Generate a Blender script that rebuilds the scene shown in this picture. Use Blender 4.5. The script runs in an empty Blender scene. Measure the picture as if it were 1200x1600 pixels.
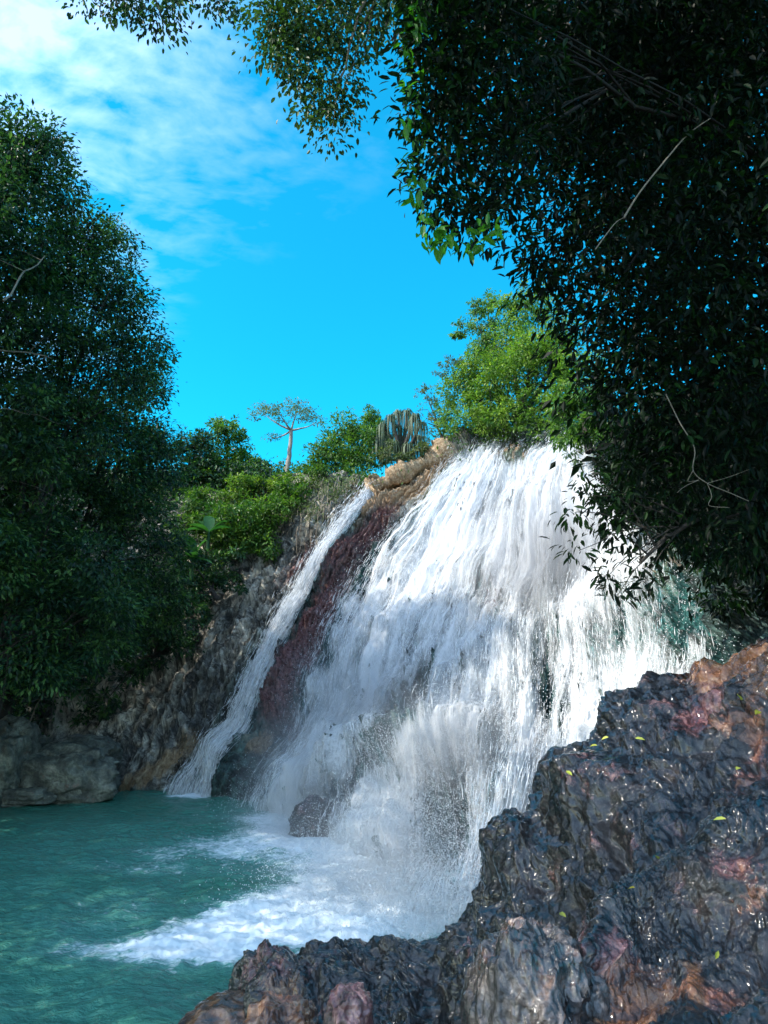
import bpy, math, random
import numpy as np
from math import radians, sin, cos, pi
random.seed(7)
RNG = np.random.default_rng(11)
S = bpy.context.scene
COL = S.collection

# ------------------------------------------------------------------ camera, sky, sun, exposure
CAM_H = 3.3
PITCH = radians(14.3)
F = 1100.0
cam_d = bpy.data.cameras.new('camera')
cam_d.sensor_fit = 'VERTICAL'
cam_d.sensor_height = 36.0
cam_d.sensor_width = 27.0
cam_d.lens = 36.0 * F / 1600.0
cam_d.clip_start = 0.05
cam_d.clip_end = 2000
cam = bpy.data.objects.new('camera', cam_d)
cam.location = (0, 0, CAM_H)
cam.rotation_euler = (radians(90) + PITCH, 0, 0)
COL.objects.link(cam)
S.camera = cam

SUN_TO = np.array([-0.68, -0.28, 0.68]); SUN_TO /= np.linalg.norm(SUN_TO)
sun_el = math.asin(SUN_TO[2])
W = bpy.data.worlds.new('World'); S.world = W; W.use_nodes = True
def world_nodes():
    nt = W.node_tree; N = nt.nodes; Lk = nt.links; N.clear()
    out = N.new('ShaderNodeOutputWorld'); bg = N.new('ShaderNodeBackground')
    sky = N.new('ShaderNodeTexSky'); sky.sky_type = 'NISHITA'; sky.sun_disc = False
    sky.sun_elevation = sun_el
    sky.sun_rotation = math.atan2(SUN_TO[0], SUN_TO[1])
    sky.altitude = 0; sky.air_density = 1.1; sky.dust_density = 0.6; sky.ozone_density = 1.4
    bg.inputs['Strength'].default_value = 0.15
    # the deep cyan of the tropical sky in the photograph
    tint = N.new('ShaderNodeMix'); tint.data_type = 'RGBA'; tint.blend_type = 'MULTIPLY'
    tint.inputs[0].default_value = 1.0
    tint.inputs[7].default_value = SKY_TINT
    Lk.new(sky.outputs[0], tint.inputs[6])
    tc = N.new('ShaderNodeTexCoord')
    sep = N.new('ShaderNodeSeparateXYZ'); Lk.new(tc.outputs['Generated'], sep.inputs[0])
    def math_(op, a, b=None, c=None, clamp=False):
        m = N.new('ShaderNodeMath'); m.operation = op; m.use_clamp = clamp
        for i, v in enumerate((a, b, c)):
            if v is None: continue
            if isinstance(v, (int, float)): m.inputs[i].default_value = v
            else: Lk.new(v, m.inputs[i])
        return m.outputs[0]
    zc = math_('MAXIMUM', sep.outputs[2], 0.08)
    xx = math_('DIVIDE', sep.outputs[0], zc); yy = math_('DIVIDE', sep.outputs[1], zc)
    comb = N.new('ShaderNodeCombineXYZ'); Lk.new(xx, comb.inputs[0]); Lk.new(yy, comb.inputs[1])
    mp = N.new('ShaderNodeMapping'); mp.inputs['Rotation'].default_value = (0, 0, radians(-35)); mp.inputs['Scale'].default_value = (1.0, 1.45, 1)
    Lk.new(comb.outputs[0], mp.inputs[0])
    n1 = N.new('ShaderNodeTexNoise'); n1.inputs['Scale'].default_value = 3.2; n1.inputs['Detail'].default_value = 7; n1.inputs['Roughness'].default_value = .62; n1.inputs['Distortion'].default_value = .5
    Lk.new(mp.outputs[0], n1.inputs[0])
    n2 = N.new('ShaderNodeTexNoise'); n2.inputs['Scale'].default_value = 1.3; n2.inputs['Detail'].default_value = 3
    Lk.new(comb.outputs[0], n2.inputs[0])
    n3 = N.new('ShaderNodeTexNoise'); n3.inputs['Scale'].default_value = 13.0; n3.inputs['Detail'].default_value = 4; n3.inputs['Distortion'].default_value = .3
    Lk.new(mp.outputs[0], n3.inputs[0])
    # cloud bank: everything nearer than a line across the sky plane
    edge = math_('MULTIPLY_ADD', yy, -1.0, 2.0)
    edge = math_('MULTIPLY_ADD', xx, -1.15, edge)
    edge = math_('MULTIPLY_ADD', n2.outputs[0], 1.1, edge)
    edge = math_('ADD', edge, CLOUD_OFF)
    cc = N.new('ShaderNodeMix'); cc.data_type = 'RGBA'; cc.blend_type = 'ADD'; cc.inputs[0].default_value = 1.0; Lk.new(sky.outputs[0], cc.inputs[6]); cc.inputs[7].default_value = CLOUD_COL
    amt = math_('MULTIPLY', edge, 0.9, clamp=True)
    tex = math_('MULTIPLY_ADD', n1.outputs[0], 3.2, -1.75)
    tex = math_('MULTIPLY_ADD', n3.outputs[0], 1.8, math_('ADD', tex, -0.85))
    tex = math_('MULTIPLY_ADD', amt, 1.15, tex)
    tex = math_('MULTIPLY', tex, amt, clamp=True)
    cl = math_('MULTIPLY', tex, 0.86, clamp=True)
    mix = N.new('ShaderNodeMix'); mix.data_type = 'RGBA'
    Lk.new(cl, mix.inputs[0]); Lk.new(tint.outputs[2], mix.inputs[6]); Lk.new(cc.outputs[2], mix.inputs[7])
    Lk.new(mix.outputs[2], bg.inputs[0]); Lk.new(bg.outputs[0], out.inputs[0])
SKY_TINT = (0.02, .53, .61, 1)
CLOUD_COL = (.5, .55, .5, 1)
CLOUD_OFF = -1.35
world_nodes()

sl = bpy.data.lights.new('sun', 'SUN'); sl.energy = 2.0; sl.angle = radians(0.53); sl.color = (1.0, 0.93, 0.82)
so = bpy.data.objects.new('sun', sl); COL.objects.link(so)
from mathutils import Vector
so.rotation_euler = Vector(SUN_TO).to_track_quat('Z', 'Y').to_euler()
so.location = (-30, 0, 40)
S.view_settings.view_transform = 'Standard'; S.view_settings.look = 'None'
S.view_settings.gamma = 1.0; S.view_settings.exposure = 1.95
S.view_settings.use_curve_mapping = False
S.render.engine = 'CYCLES'
S.cycles.use_denoising = True; S.cycles.denoiser = 'OPENIMAGEDENOISE'; S.cycles.denoising_prefilter = 'ACCURATE'
S.cycles.sample_clamp_direct = 12; S.cycles.sample_clamp_indirect = 4
S.cycles.max_bounces = 8; S.cycles.transparent_max_bounces = 24; S.cycles.diffuse_bounces = 5
S.cycles.glossy_bounces = 3; S.cycles.transmission_bounces = 4

# ------------------------------------------------------------------ geometry helpers
cp, sp = cos(PITCH), sin(PITCH)
def P(px, py, Y):
    px = np.asarray(px, float); py = np.asarray(py, float); Y = np.asarray(Y, float)
    cx = (px - 600) / F; cy = (800 - py) / F
    dy = cp - cy * sp; dz = sp + cy * cp
    t = Y / dy
    return np.stack([cx * t, Y + 0 * cx, CAM_H + dz * t], -1)
def G(px, py, z=0.0):
    cx = (px - 600) / F; cy = (800 - py) / F
    dy = cp - cy * sp; dz = sp + cy * cp
    t = (z - CAM_H) / dz
    return np.stack([np.asarray(cx * t, float), np.asarray(dy * t, float), z + 0 * np.asarray(cx * t, float)], -1)
def PROJ(p):
    x = p[..., 0]; y = p[..., 1]; z = p[..., 2] - CAM_H
    f = y * cp + z * sp; u = -y * sp + z * cp
    f = np.where(f < 0.05, 0.05, f)
    return 600 + F * x / f, 800 - F * u / f
def metres(rpx, Y): return rpx * Y / F * 1.05

def _hash(ix, iy, iz, seed):
    h = (ix.astype(np.int64) * 374761393 + iy.astype(np.int64) * 668265263 + iz.astype(np.int64) * 2147483647 + seed * 974634777) & 0xffffffff
    h = ((h ^ (h >> 13)) * 1274126177) & 0xffffffff
    h = (h ^ (h >> 16)) & 0xffffffff
    return h
_GR = RNG.normal(size=(256, 3)); _GR /= np.linalg.norm(_GR, axis=1)[:, None]
def noise(p, seed=0):
    sh = p.shape[:-1]; p = p.reshape(-1, 3)
    i = np.floor(p); f = p - i; i = i.astype(np.int64)
    w = f * f * f * (f * (f * 6 - 15) + 10)
    r = 0
    for dx in (0, 1):
        wx = w[:, 0] if dx else 1 - w[:, 0]
        for dy in (0, 1):
            wy = w[:, 1] if dy else 1 - w[:, 1]
            for dz in (0, 1):
                wz = w[:, 2] if dz else 1 - w[:, 2]
                g = _GR[_hash(i[:, 0] + dx, i[:, 1] + dy, i[:, 2] + dz, seed) & 255]
                r = r + wx * wy * wz * (g[:, 0] * (f[:, 0] - dx) + g[:, 1] * (f[:, 1] - dy) + g[:, 2] * (f[:, 2] - dz))
    return (r * 1.6).reshape(sh)
def fbm(p, o=4, seed=0, g=.5, l=2.03):
    a = 1.; r = 0
    for k in range(o):
        r = r + a * noise(p, seed + k * 17); p = p * l + 3.7; a *= g
    return r
def ridge(p, o=4, seed=0, g=.5, l=2.1):
    a = 1.; r = 0
    for k in range(o):
        r = r + a * (1 - 2 * np.abs(noise(p, seed + k * 31))); p = p * l + 5.1; a *= g
    return r
def sstep(a, b, x):
    t = np.clip((x - a) / (b - a), 0, 1); return t * t * (3 - 2 * t)

def mk(name, v, faces, mat, parent=None, smooth=False, attrs=None, uv=None):
    """one mesh object from numpy arrays; faces = list of (n,k) arrays"""
    me = bpy.data.meshes.new(name)
    v = np.ascontiguousarray(v, np.float32).reshape(-1, 3)
    faces = [np.asarray(f, np.int32) for f in faces if len(f)]
    nl = sum(f.size for f in faces); nf = sum(len(f) for f in faces)
    me.vertices.add(len(v)); me.vertices.foreach_set('co', v.ravel())
    me.loops.add(nl); me.loops.foreach_set('vertex_index', np.concatenate([f.ravel() for f in faces]))
    me.polygons.add(nf)
    tot = np.concatenate([np.full(len(f), f.shape[1], np.int32) for f in faces])
    st = np.concatenate([[0], np.cumsum(tot)[:-1]]).astype(np.int32)
    me.polygons.foreach_set('loop_start', st)
    me.polygons.foreach_set('loop_total', tot)
    me.polygons.foreach_set('use_smooth', np.full(nf, smooth, bool))
    if attrs:
        for k, a in attrs.items():
            a = np.asarray(a, np.float32)
            if a.ndim == 1:
                at = me.attributes.new(k, 'FLOAT', 'POINT'); at.data.foreach_set('value', a)
            else:
                at = me.attributes.new(k, 'FLOAT_VECTOR', 'POINT'); at.data.foreach_set('vector', a.ravel())
    me.update(calc_edges=True)
    if mat: me.materials.append(mat)
    o = bpy.data.objects.new(name, me); COL.objects.link(o)
    if parent is not None: o.parent = parent; o.matrix_parent_inverse.identity(); 
    return o
def child(o, parent):
    o.parent = parent
    return o
def tag(o, label=None, cat=None, group=None, kind=None):
    if label: o['label'] = label
    if cat: o['category'] = cat
    if group: o['group'] = group
    if kind: o['kind'] = kind
    return o
def thing(name, label, cat, loc=(0, 0, 0), group=None):
    o = bpy.data.objects.new(name, None); COL.objects.link(o); o.location = loc
    o.empty_display_size = .3
    return tag(o, label, cat, group)
def shift(v, loc): return v - np.asarray(loc, float)

def gridf(nv, nu):
    a = np.arange(nv * nu).reshape(nv, nu)
    return np.stack([a[:-1, :-1].ravel(), a[:-1, 1:].ravel(), a[1:, 1:].ravel(), a[1:, :-1].ravel()], 1)
def normals(g):
    du = np.gradient(g, axis=1); dv = np.gradient(g, axis=0)
    n = np.cross(du, dv); l = np.linalg.norm(n, axis=-1, keepdims=True); return n / np.maximum(l, 1e-9)
def unit(a): return a / np.maximum(np.linalg.norm(a, axis=-1, keepdims=True), 1e-9)

class Net:
    """smooth surface through a grid of world points: rows x cols"""
    def __init__(s, rows): s.c = np.array(rows, float)
    def __call__(s, u, v):
        R, C, _ = s.c.shape
        u = np.clip(u, 0, C - 1.0001); v = np.clip(v, 0, R - 1.0001)
        iu = np.floor(u).astype(int); iv = np.floor(v).astype(int); fu = (u - iu)[..., None]; fv = (v - iv)[..., None]
        def w(f): return [-.5*f+f*f-.5*f**3, 1-2.5*f*f+1.5*f**3, .5*f+2*f*f-1.5*f**3, -.5*f*f+.5*f**3]
        wu = w(fu); wv = w(fv); r = 0
        for a in range(4):
            ra = 0; ia = np.clip(iv + a - 1, 0, R - 1)
            for b in range(4):
                ra = ra + wu[b] * s.c[ia, np.clip(iu + b - 1, 0, C - 1)]
            r = r + wv[a] * ra
        return r

def tube(pts, rad, sides=7, seed=0, wob=.0):
    pts = np.asarray(pts, float); n = len(pts); rad = np.broadcast_to(np.asarray(rad, float), (n,))
    T = unit(np.gradient(pts, axis=0)); ref = np.array([.3, .2, 1.]) if abs(T[:, 2]).mean() < .8 else np.array([1., .2, .1])
    A = unit(np.cross(T, ref)); B = np.cross(T, A)
    an = np.linspace(0, 2 * pi, sides, endpoint=False)
    rr = rad[:, None] * (1 + wob * RNG.normal(size=(n, sides)))
    V = pts[:, None] + rr[..., None] * (np.cos(an)[None, :, None] * A[:, None] + np.sin(an)[None, :, None] * B[:, None])
    idx = np.arange(n * sides).reshape(n, sides); nx = np.roll(idx, -1, 1)
    f = np.stack([idx[:-1].ravel(), nx[:-1].ravel(), nx[1:].ravel(), idx[1:].ravel()], 1)
    return V.reshape(-1, 3), f
def tubes(lst, sides=5):
    V = []; Fc = []; o = 0
    for pts, rad in lst:
        v, f = tube(pts, rad, sides); V.append(v); Fc.append(f + o); o += len(v)
    return np.concatenate(V), np.concatenate(Fc)
def curve(a, b, bend, n=8, r=None):
    a = np.asarray(a, float); b = np.asarray(b, float); t = np.linspace(0, 1, n)[:, None]
    L = np.linalg.norm(b - a)
    off = np.asarray(bend, float) * L
    wig = np.cumsum(RNG.normal(size=(n, 3)), 0) * L * .012; wig[0] = 0; wig -= t * wig[-1]
    return a + (b - a) * t + off * (t * (1 - t)) * 4 * .25 * 4 * .25 + wig

# ------------------------------------------------------------------ material helpers
class M:
    def __init__(s, name):
        s.m = bpy.data.materials.new(name); s.m.use_nodes = True; s.nt = s.m.node_tree; s.N = s.nt.nodes; s.N.clear()
        s.out = s.n('ShaderNodeOutputMaterial')
    def n(s, t, **kw):
        x = s.N.new(t)
        for k, v in kw.items(): setattr(x, k, v)
        return x
    def l(s, a, b): s.nt.links.new(a, b)
    def put(s, sock, v):
        if isinstance(v, (int, float, tuple, list)): sock.default_value = v
        else: s.l(v, sock)
    def math(s, op, a, b=None, c=None, clamp=False):
        m = s.n('ShaderNodeMath', operation=op, use_clamp=clamp)
        for i, v in enumerate((a, b, c)):
            if v is not None: s.put(m.inputs[i], v)
        return m.outputs[0]
    def noise(s, vec, scale, detail=4, rough=.55, dist=0):
        x = s.n('ShaderNodeTexNoise'); x.inputs['Scale'].default_value = scale; x.inputs['Detail'].default_value = detail
        x.inputs['Roughness'].default_value = rough; x.inputs['Distortion'].default_value = dist
        if vec is not None: s.l(vec, x.inputs['Vector'])
        return x.outputs[0]
    def vor(s, vec, scale, feat='F1'):
        x = s.n('ShaderNodeTexVoronoi', feature=feat); x.inputs['Scale'].default_value = scale
        if vec is not None: s.l(vec, x.inputs['Vector'])
        return x.outputs['Distance']
    def ramp(s, fac, stops, interp='LINEAR'):
        x = s.n('ShaderNodeValToRGB'); cr = x.color_ramp; cr.interpolation = interp
        while len(cr.elements) < len(stops): cr.elements.new(.5)
        for e, (p, c) in zip(cr.elements, stops): e.position = p; e.color = (*c, 1) if len(c) == 3 else c
        s.l(fac, x.inputs[0]); return x.outputs[0]
    def mix(s, f, a, b, mode='MIX'):
        x = s.n('ShaderNodeMix', data_type='RGBA', blend_type=mode)
        s.put(x.inputs[0], f); s.put(x.inputs[6], a if not isinstance(a, tuple) or len(a) == 4 else (*a, 1)); s.put(x.inputs[7], b if not isinstance(b, tuple) or len(b) == 4 else (*b, 1))
        return x.outputs[2]
    def attr(s, name, out='Fac'): 
        x = s.n('ShaderNodeAttribute', attribute_name=name); return x.outputs[out]
    def rng(s, v, a, b, c=0., d=1.):
        x = s.n('ShaderNodeMapRange'); x.clamp = True
        s.put(x.inputs[0], v)
        for i, q in enumerate((a, b, c, d)): s.put(x.inputs[i + 1], q)
        return x.outputs[0]
    def bump(s, h, strength, dist, nrm=None):
        x = s.n('ShaderNodeBump'); x.inputs['Strength'].default_value = strength; x.inputs['Distance'].default_value = dist
        s.l(h, x.inputs['Height'])
        if nrm is not None: s.l(nrm, x.inputs['Normal'])
        return x.outputs[0]

def leaf_mat(name, dark, mid, light, trans=.35, rough=.45, tcol=None, spec=.35):
    m = M(name); t = m.attr('tone')
    c = m.ramp(t, [(0, dark), (.5, mid), (1, light)])
    p = m.n('ShaderNodeBsdfPrincipled'); m.l(c, p.inputs['Base Color']); p.inputs['Roughness'].default_value = rough
    p.inputs['Specular IOR Level'].default_value = spec
    tr = m.n('ShaderNodeBsdfTranslucent')
    tc = m.mix(1.0, c, tcol or (1.3, 1.5, .55), 'MULTIPLY'); m.l(tc, tr.inputs[0])
    mx = m.n('ShaderNodeMixShader'); mx.inputs[0].default_value = trans
    m.l(p.outputs[0], mx.inputs[1]); m.l(tr.outputs[0], mx.inputs[2]); m.l(mx.outputs[0], m.out.inputs[0])
    return m.m
def bark_mat(name, a, b, rough=.85, scale=6):
    m = M(name); tc = m.n('ShaderNodeTexCoord').outputs['Object']
    mp = m.n('ShaderNodeMapping'); mp.inputs['Scale'].default_value = (1, 1, .25); m.l(tc, mp.inputs[0])
    n = m.noise(mp.outputs[0], scale, 6, .65)
    p = m.n('ShaderNodeBsdfPrincipled'); m.l(m.ramp(n, [(.3, a), (.7, b)]), p.inputs['Base Color']); p.inputs['Roughness'].default_value = rough
    m.l(m.bump(n, .6, .05), p.inputs['Normal']); m.l(p.outputs[0], m.out.inputs[0]); return m.m

def rock_mat(name, fine, rough0, rough1, coat=0., bump=.5, wtint=(.3, .34, .36), bed=False, pal=None):
    """patch.x = red/pink iron stain, patch.y = ochre, patch.z = wet (dark, glossy)"""
    m = M(name); tc = m.n('ShaderNodeTexCoord').outputs['Object']
    at = m.n('ShaderNodeAttribute', attribute_name='patch'); sx = m.n('ShaderNodeSeparateXYZ'); m.l(at.outputs['Vector'], sx.inputs[0])
    big = m.noise(tc, fine * .12, 5, .6, .4); mid = m.noise(tc, fine * .6, 6, .62, .6); sm = m.noise(tc, fine * 3, 5, .65)
    c1, c2, c3, c4 = pal
    base = m.ramp(mid, [(.3, c1), (.48, c2), (.6, c3), (.75, c4)])
    dk = m.ramp(big, [(.35, (.45, .48, .5)), (.6, (1.15, 1.1, 1.05))])
    base = m.mix(1., base, dk, 'MULTIPLY')
    base = m.mix(m.rng(sm, .4, .7, 0., .2 if bed else .5), base, (.02, .022, .022), 'MIX')
    if bed:
        bv = m.n('ShaderNodeAttribute', attribute_name='bed').outputs['Vector']
        b1 = m.noise(bv, 1.6, 7, .72, .8); b2 = m.noise(bv, 6., 4, .75, .5)
        bs = m.math('ADD', m.math('MULTIPLY', b1, .6), m.math('MULTIPLY', b2, .4))
        base = m.mix(1., base, m.ramp(bs, [(.38, (.10, .10, .10)), (.46, (.5, .5, .49)), (.51, (1.5, 1.47, 1.42)), (.59, (2.7, 2.65, 2.5))]), 'MULTIPLY')
    k = m.math('MULTIPLY_ADD', m.math('ADD', m.math('MULTIPLY', mid, .6), m.math('MULTIPLY', sm, .4)), 3.0, -1.5)
    red = m.rng(m.math('ADD', sx.outputs[0], m.math('MULTIPLY', k, .6)), .25, .75)
    och = m.rng(m.math('ADD', sx.outputs[1], m.math('MULTIPLY', k, .6)), .25, .75)
    redc = m.ramp(sm if bed else mid, [(.3, (.05, .018, .018)), (.5, (.22, .075, .08)), (.7, (.48, .26, .25))])
    ochc = m.ramp(sm if bed else mid, [(.3, (.16, .09, .04)), (.5, (.38, .25, .13)), (.7, (.6, .47, .32))] if bed else [(.35, (.05, .017, .006)), (.55, (.20, .085, .03)), (.75, (.42, .27, .15))])
    wet = m.rng(m.math('ADD', sx.outputs[2], m.math('MULTIPLY', k, .3)), .2, .8)
    wetc = m.mix(1., base, wtint, 'MULTIPLY')
    base = m.mix(wet, base, wetc)
    base = m.mix(m.math('MULTIPLY', red, .7), base, redc)
    base = m.mix(m.math('MULTIPLY', och, .85), base, ochc)
    p = m.n('ShaderNodeBsdfPrincipled'); m.l(base, p.inputs['Base Color'])
    r = m.rng(wet, 0, 1, rough1, rough0)
    r = m.math('MAXIMUM', m.math('MULTIPLY_ADD', m.math('SUBTRACT', sm, .5), .12 if coat else .35, r, clamp=True), .05)
    m.l(r, p.inputs['Roughness'])
    p.inputs['Specular IOR Level'].default_value = .6 if coat else .5
    if coat: 
        m.l(m.math('MULTIPLY', wet, coat), p.inputs['Coat Weight']); p.inputs['Coat Roughness'].default_value = .07
    h = m.math('ADD', m.math('MULTIPLY', mid, 1.), m.math('MULTIPLY', sm, .45))
    vv = m.vor(tc, fine * 2.2); h = m.math('ADD', h, m.math('MULTIPLY', vv, .25))
    if bed: h = m.math('ADD', h, m.math('MULTIPLY', bs, 2.2))
    nb = m.bump(h, bump, .5 / fine)
    m.l(nb, p.inputs['Normal']); m.l(p.outputs[0], m.out.inputs[0]); return m.m

CLIFF_M = rock_mat('cliff_rock', 3.0, .30, .75, bump=.9, wtint=(.19, .38, .40), bed=True, pal=[(.08, .08, .076), (.2, .198, .18), (.36, .35, .32), (.5, .48, .44)])
WETROCK_M = rock_mat('wet_rock', 10.0, .06, .16, coat=.65, bump=.85, pal=[(.004, .004, .005), (.012, .010, .010), (.05, .030, .026), (.2, .14, .115)])
PALEROCK_M = rock_mat('pale_wet_rock', 12.0, .10, .24, coat=.9, bump=.6, wtint=(.6, .6, .6), pal=[(.02, .02, .02), (.09, .075, .07), (.24, .205, .195), (.42, .38, .37)])
BOULDER_M = rock_mat('grey_boulder', 4.0, .3, .7, bump=.8, pal=[(.05, .055, .05), (.14, .155, .13), (.28, .3, .25), (.42, .42, .36)])
SOIL_M = rock_mat('soil', 2.0, .6, .95, bump=.6, pal=[(.02, .015, .01), (.05, .035, .02), (.08, .06, .03), (.12, .09, .05)])

LM = {
 'jungle': leaf_mat('jungle_leaf', (.004, .016, .013), (.014, .056, .028), (.09, .19, .045), .32),
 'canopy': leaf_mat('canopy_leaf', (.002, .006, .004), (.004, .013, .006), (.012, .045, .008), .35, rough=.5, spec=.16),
 'edge': leaf_mat('sunlit_edge_leaf', (.01, .06, .008), (.02, .11, .012), (.05, .20, .02), .5, rough=.35),  # brighter green puts sunlight into the colour of the canopy's edge leaves
 'olive': leaf_mat('olive_leaf', (.012, .036, .012), (.030, .078, .020), (.07, .14, .035), .28),
 'lime': leaf_mat('lime_leaf', (.035, .10, .014), (.10, .20, .03), (.24, .33, .06), .42),
 'green': leaf_mat('green_leaf', (.02, .07, .018), (.06, .15, .028), (.15, .25, .035), .38),
 'dusty': leaf_mat('dusty_leaf', (.04, .07, .03), (.09, .13, .06), (.17, .2, .09), .35),
 'banana': leaf_mat('banana_leaf', (.015, .06, .02), (.025, .10, .03), (.05, .16, .04), .35),
 'pandan': leaf_mat('screw_pine_leaf', (.04, .065, .035), (.08, .115, .065), (.16, .20, .12), .2, rough=.5),
 'grass': leaf_mat('dry_grass', (.10, .08, .03), (.22, .18, .08), (.36, .3, .15), .3),
 'yellow': leaf_mat('fallen_leaf', (.25, .2, .02), (.35, .4, .05), (.5, .5, .12), .3),
}
BARK = bark_mat('dark_bark', (.012, .010, .009), (.05, .042, .035))
DARKBARK = bark_mat('black_bark', (.004, .004, .004), (.016, .014, .013))  # near-black copy of the bark for the canopy limbs
PALEBARK = bark_mat('pale_bark', (.16, .14, .12), (.36, .32, .28))
TWIG = bark_mat('dry_twig', (.10, .085, .06), (.26, .22, .17))

# ------------------------------------------------------------------ foliage
def leaf_arrays(C, D, Nn, L, Wd, tone, style='diamond'):
    n = len(C); L = np.asarray(L)[:, None]; Wd = np.asarray(Wd)[:, None]
    sd = unit(np.cross(D, Nn)); up = np.cross(sd, D)
    if style == 'diamond':
        fold = .18 * Wd * up
        V = np.stack([C, C + .45 * L * D + .5 * Wd * sd + fold, C + L * D, C + .45 * L * D - .5 * Wd * sd + fold], 1)
        b = np.arange(n)[:, None] * 4
        f = [np.concatenate([b + [0, 1, 2], b + [0, 2, 3]])]
        return V.reshape(-1, 3), f, np.repeat(tone, 4)
    fold = .2 * Wd * up; dr = -.10 * L * up
    c1 = C + .3 * L * D + .25 * dr * 0; c2 = C + .68 * L * D + .35 * dr
    V = np.stack([C, c1, c2, C + L * D + dr, c1 + .46 * Wd * sd + fold, c2 + .42 * Wd * sd + fold, c1 - .46 * Wd * sd + fold, c2 - .42 * Wd * sd + fold], 1)
    b = np.arange(n)[:, None] * 8
    tri = np.concatenate([b + [0, 4, 1], b + [2, 5, 3], b + [0, 1, 6], b + [2, 3, 7]])
    qd = np.concatenate([b + [1, 4, 5, 2], b + [1, 2, 7, 6]])
    return V.reshape(-1, 3), [tri, qd], np.repeat(tone, 8)

def crown_pts(lobes, L, k=3., per=24, rc=None, droop=.3, shell=.5, tone0=.5, tvar=.36, flat=.7, zlim=None):
    Cs = []; Ds = []; Ns = []; Ts = []
    for c, r in lobes:
        r = np.asarray(r, float); rm = r.mean()
        n = int(9 * k * (rm / L) ** 2); m = max(2, n // per)
        d = unit(RNG.normal(size=(m, 3)))
        bump = 1 + .38 * noise(d * 2.2 + c * .7, 5)
        cc = c + d * r * (shell + (1 - shell) * RNG.random((m, 1)) ** .6) * bump[:, None]
        rcc = rc or min(.42 * rm, 6 * L)
        tn = tone0 + tvar * RNG.normal(size=m) * .6
        off = RNG.normal(size=(m, per, 3)) * rcc * .5 * np.array([1, 1, flat])
        pos = cc[:, None] + off
        dd = unit(d[:, None] * .5 + unit(off) * .7 + RNG.normal(size=off.shape) * .45 + np.array([0, 0, -droop]))
        nn = unit(np.array([0, 0, 1.]) + d[:, None] * .5 + RNG.normal(size=off.shape) * .4)
        Cs.append(pos.reshape(-1, 3)); Ds.append(dd.reshape(-1, 3)); Ns.append(nn.reshape(-1, 3))
        Ts.append(np.repeat(tn, per) + RNG.normal(size=m * per) * tvar * .5)
    return np.concatenate(Cs), np.concatenate(Ds), np.concatenate(Ns), np.clip(np.concatenate(Ts), 0, 1)
NLEAF = [0]
def foliage(name, lobes, L, mat, parent=None, loc=(0, 0, 0), style='diamond', aspect=.42, kind='stuff', **kw):
    C, D, Nn, T = crown_pts(lobes, L, **kw)
    ls = L * (.5 + .85 * RNG.random(len(C)))
    V, f, t = leaf_arrays(C, D, Nn, ls, ls * aspect, T, style)
    NLEAF[0] += len(C)
    o = mk(name, shift(V, loc), f, mat, parent, attrs={'tone': t})
    if kind: o['kind'] = kind
    return o
def LB(lst, sy=1.0):
    out = []
    for q in lst:
        px, py, Y, r = q[:4]
        ax = q[4] if len(q) > 4 else 1.; az = q[5] if len(q) > 5 else 1.
        c = P(px, py, Y); rr = metres(r, np.linalg.norm(c - [0, 0, CAM_H]))
        out.append((c, (rr * ax, rr * sy, rr * az)))
    return out
def clump(lobes, n=7, f=.42):
    out = []
    for c, r in lobes:
        r = np.asarray(r); out.append((c, tuple(r * .62)))
        d = unit(RNG.normal(size=(n, 3)) + [0, -.3, .15])
        for q in d: 
            g = f * random.uniform(.65, 1.25); out.append((c + q * r * random.uniform(.55, .8), (r.mean() * g, r.mean() * g, r.mean() * g * .75)))
    return out
def tree(name, label, cat, base, lobes, L, mat, bark=BARK, r0=.25, fork=None, group=None, limbs=5, split=None, **kw):
    base = np.asarray(base, float); t = thing(name, label, cat, base, group)
    cen = np.mean([c for c, _ in lobes], 0)
    fork = np.asarray(fork, float) if fork is not None else base + (cen - base) * .55
    tp = curve(base + [0, 0, -.4], fork, (.1, .05, 0), 9)
    v, f = tube(tp, np.linspace(r0 * 1.15, r0 * .6, 9), 9, wob=.05)
    mk('trunk', shift(v, base), [f], bark, t, smooth=True)
    order = np.argsort([-np.mean(r) for _, r in lobes])[:limbs]
    for j in order:
        c, r = lobes[j]
        st = tp[-1] if j % 2 else tp[6]
        pts = curve(st, c, (0, 0, .3), 8)
        tl = [(pts, np.linspace(r0 * .5, r0 * .1, 8))]
        for _ in range(6):
            s0 = pts[random.randint(3, 7)]; e = c + unit(RNG.normal(size=3)) * np.array(r) * .85
            tl.append((curve(s0, e, (0, 0, .2), 6), np.linspace(r0 * .12, r0 * .03, 6)))
        v, f = tubes(tl, 5); mk('limb', shift(v, base), [f], bark, t, smooth=True)
    foliage('crown', clump(lobes, *split) if split else lobes, L, mat, t, base, **kw)
    return t

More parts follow.
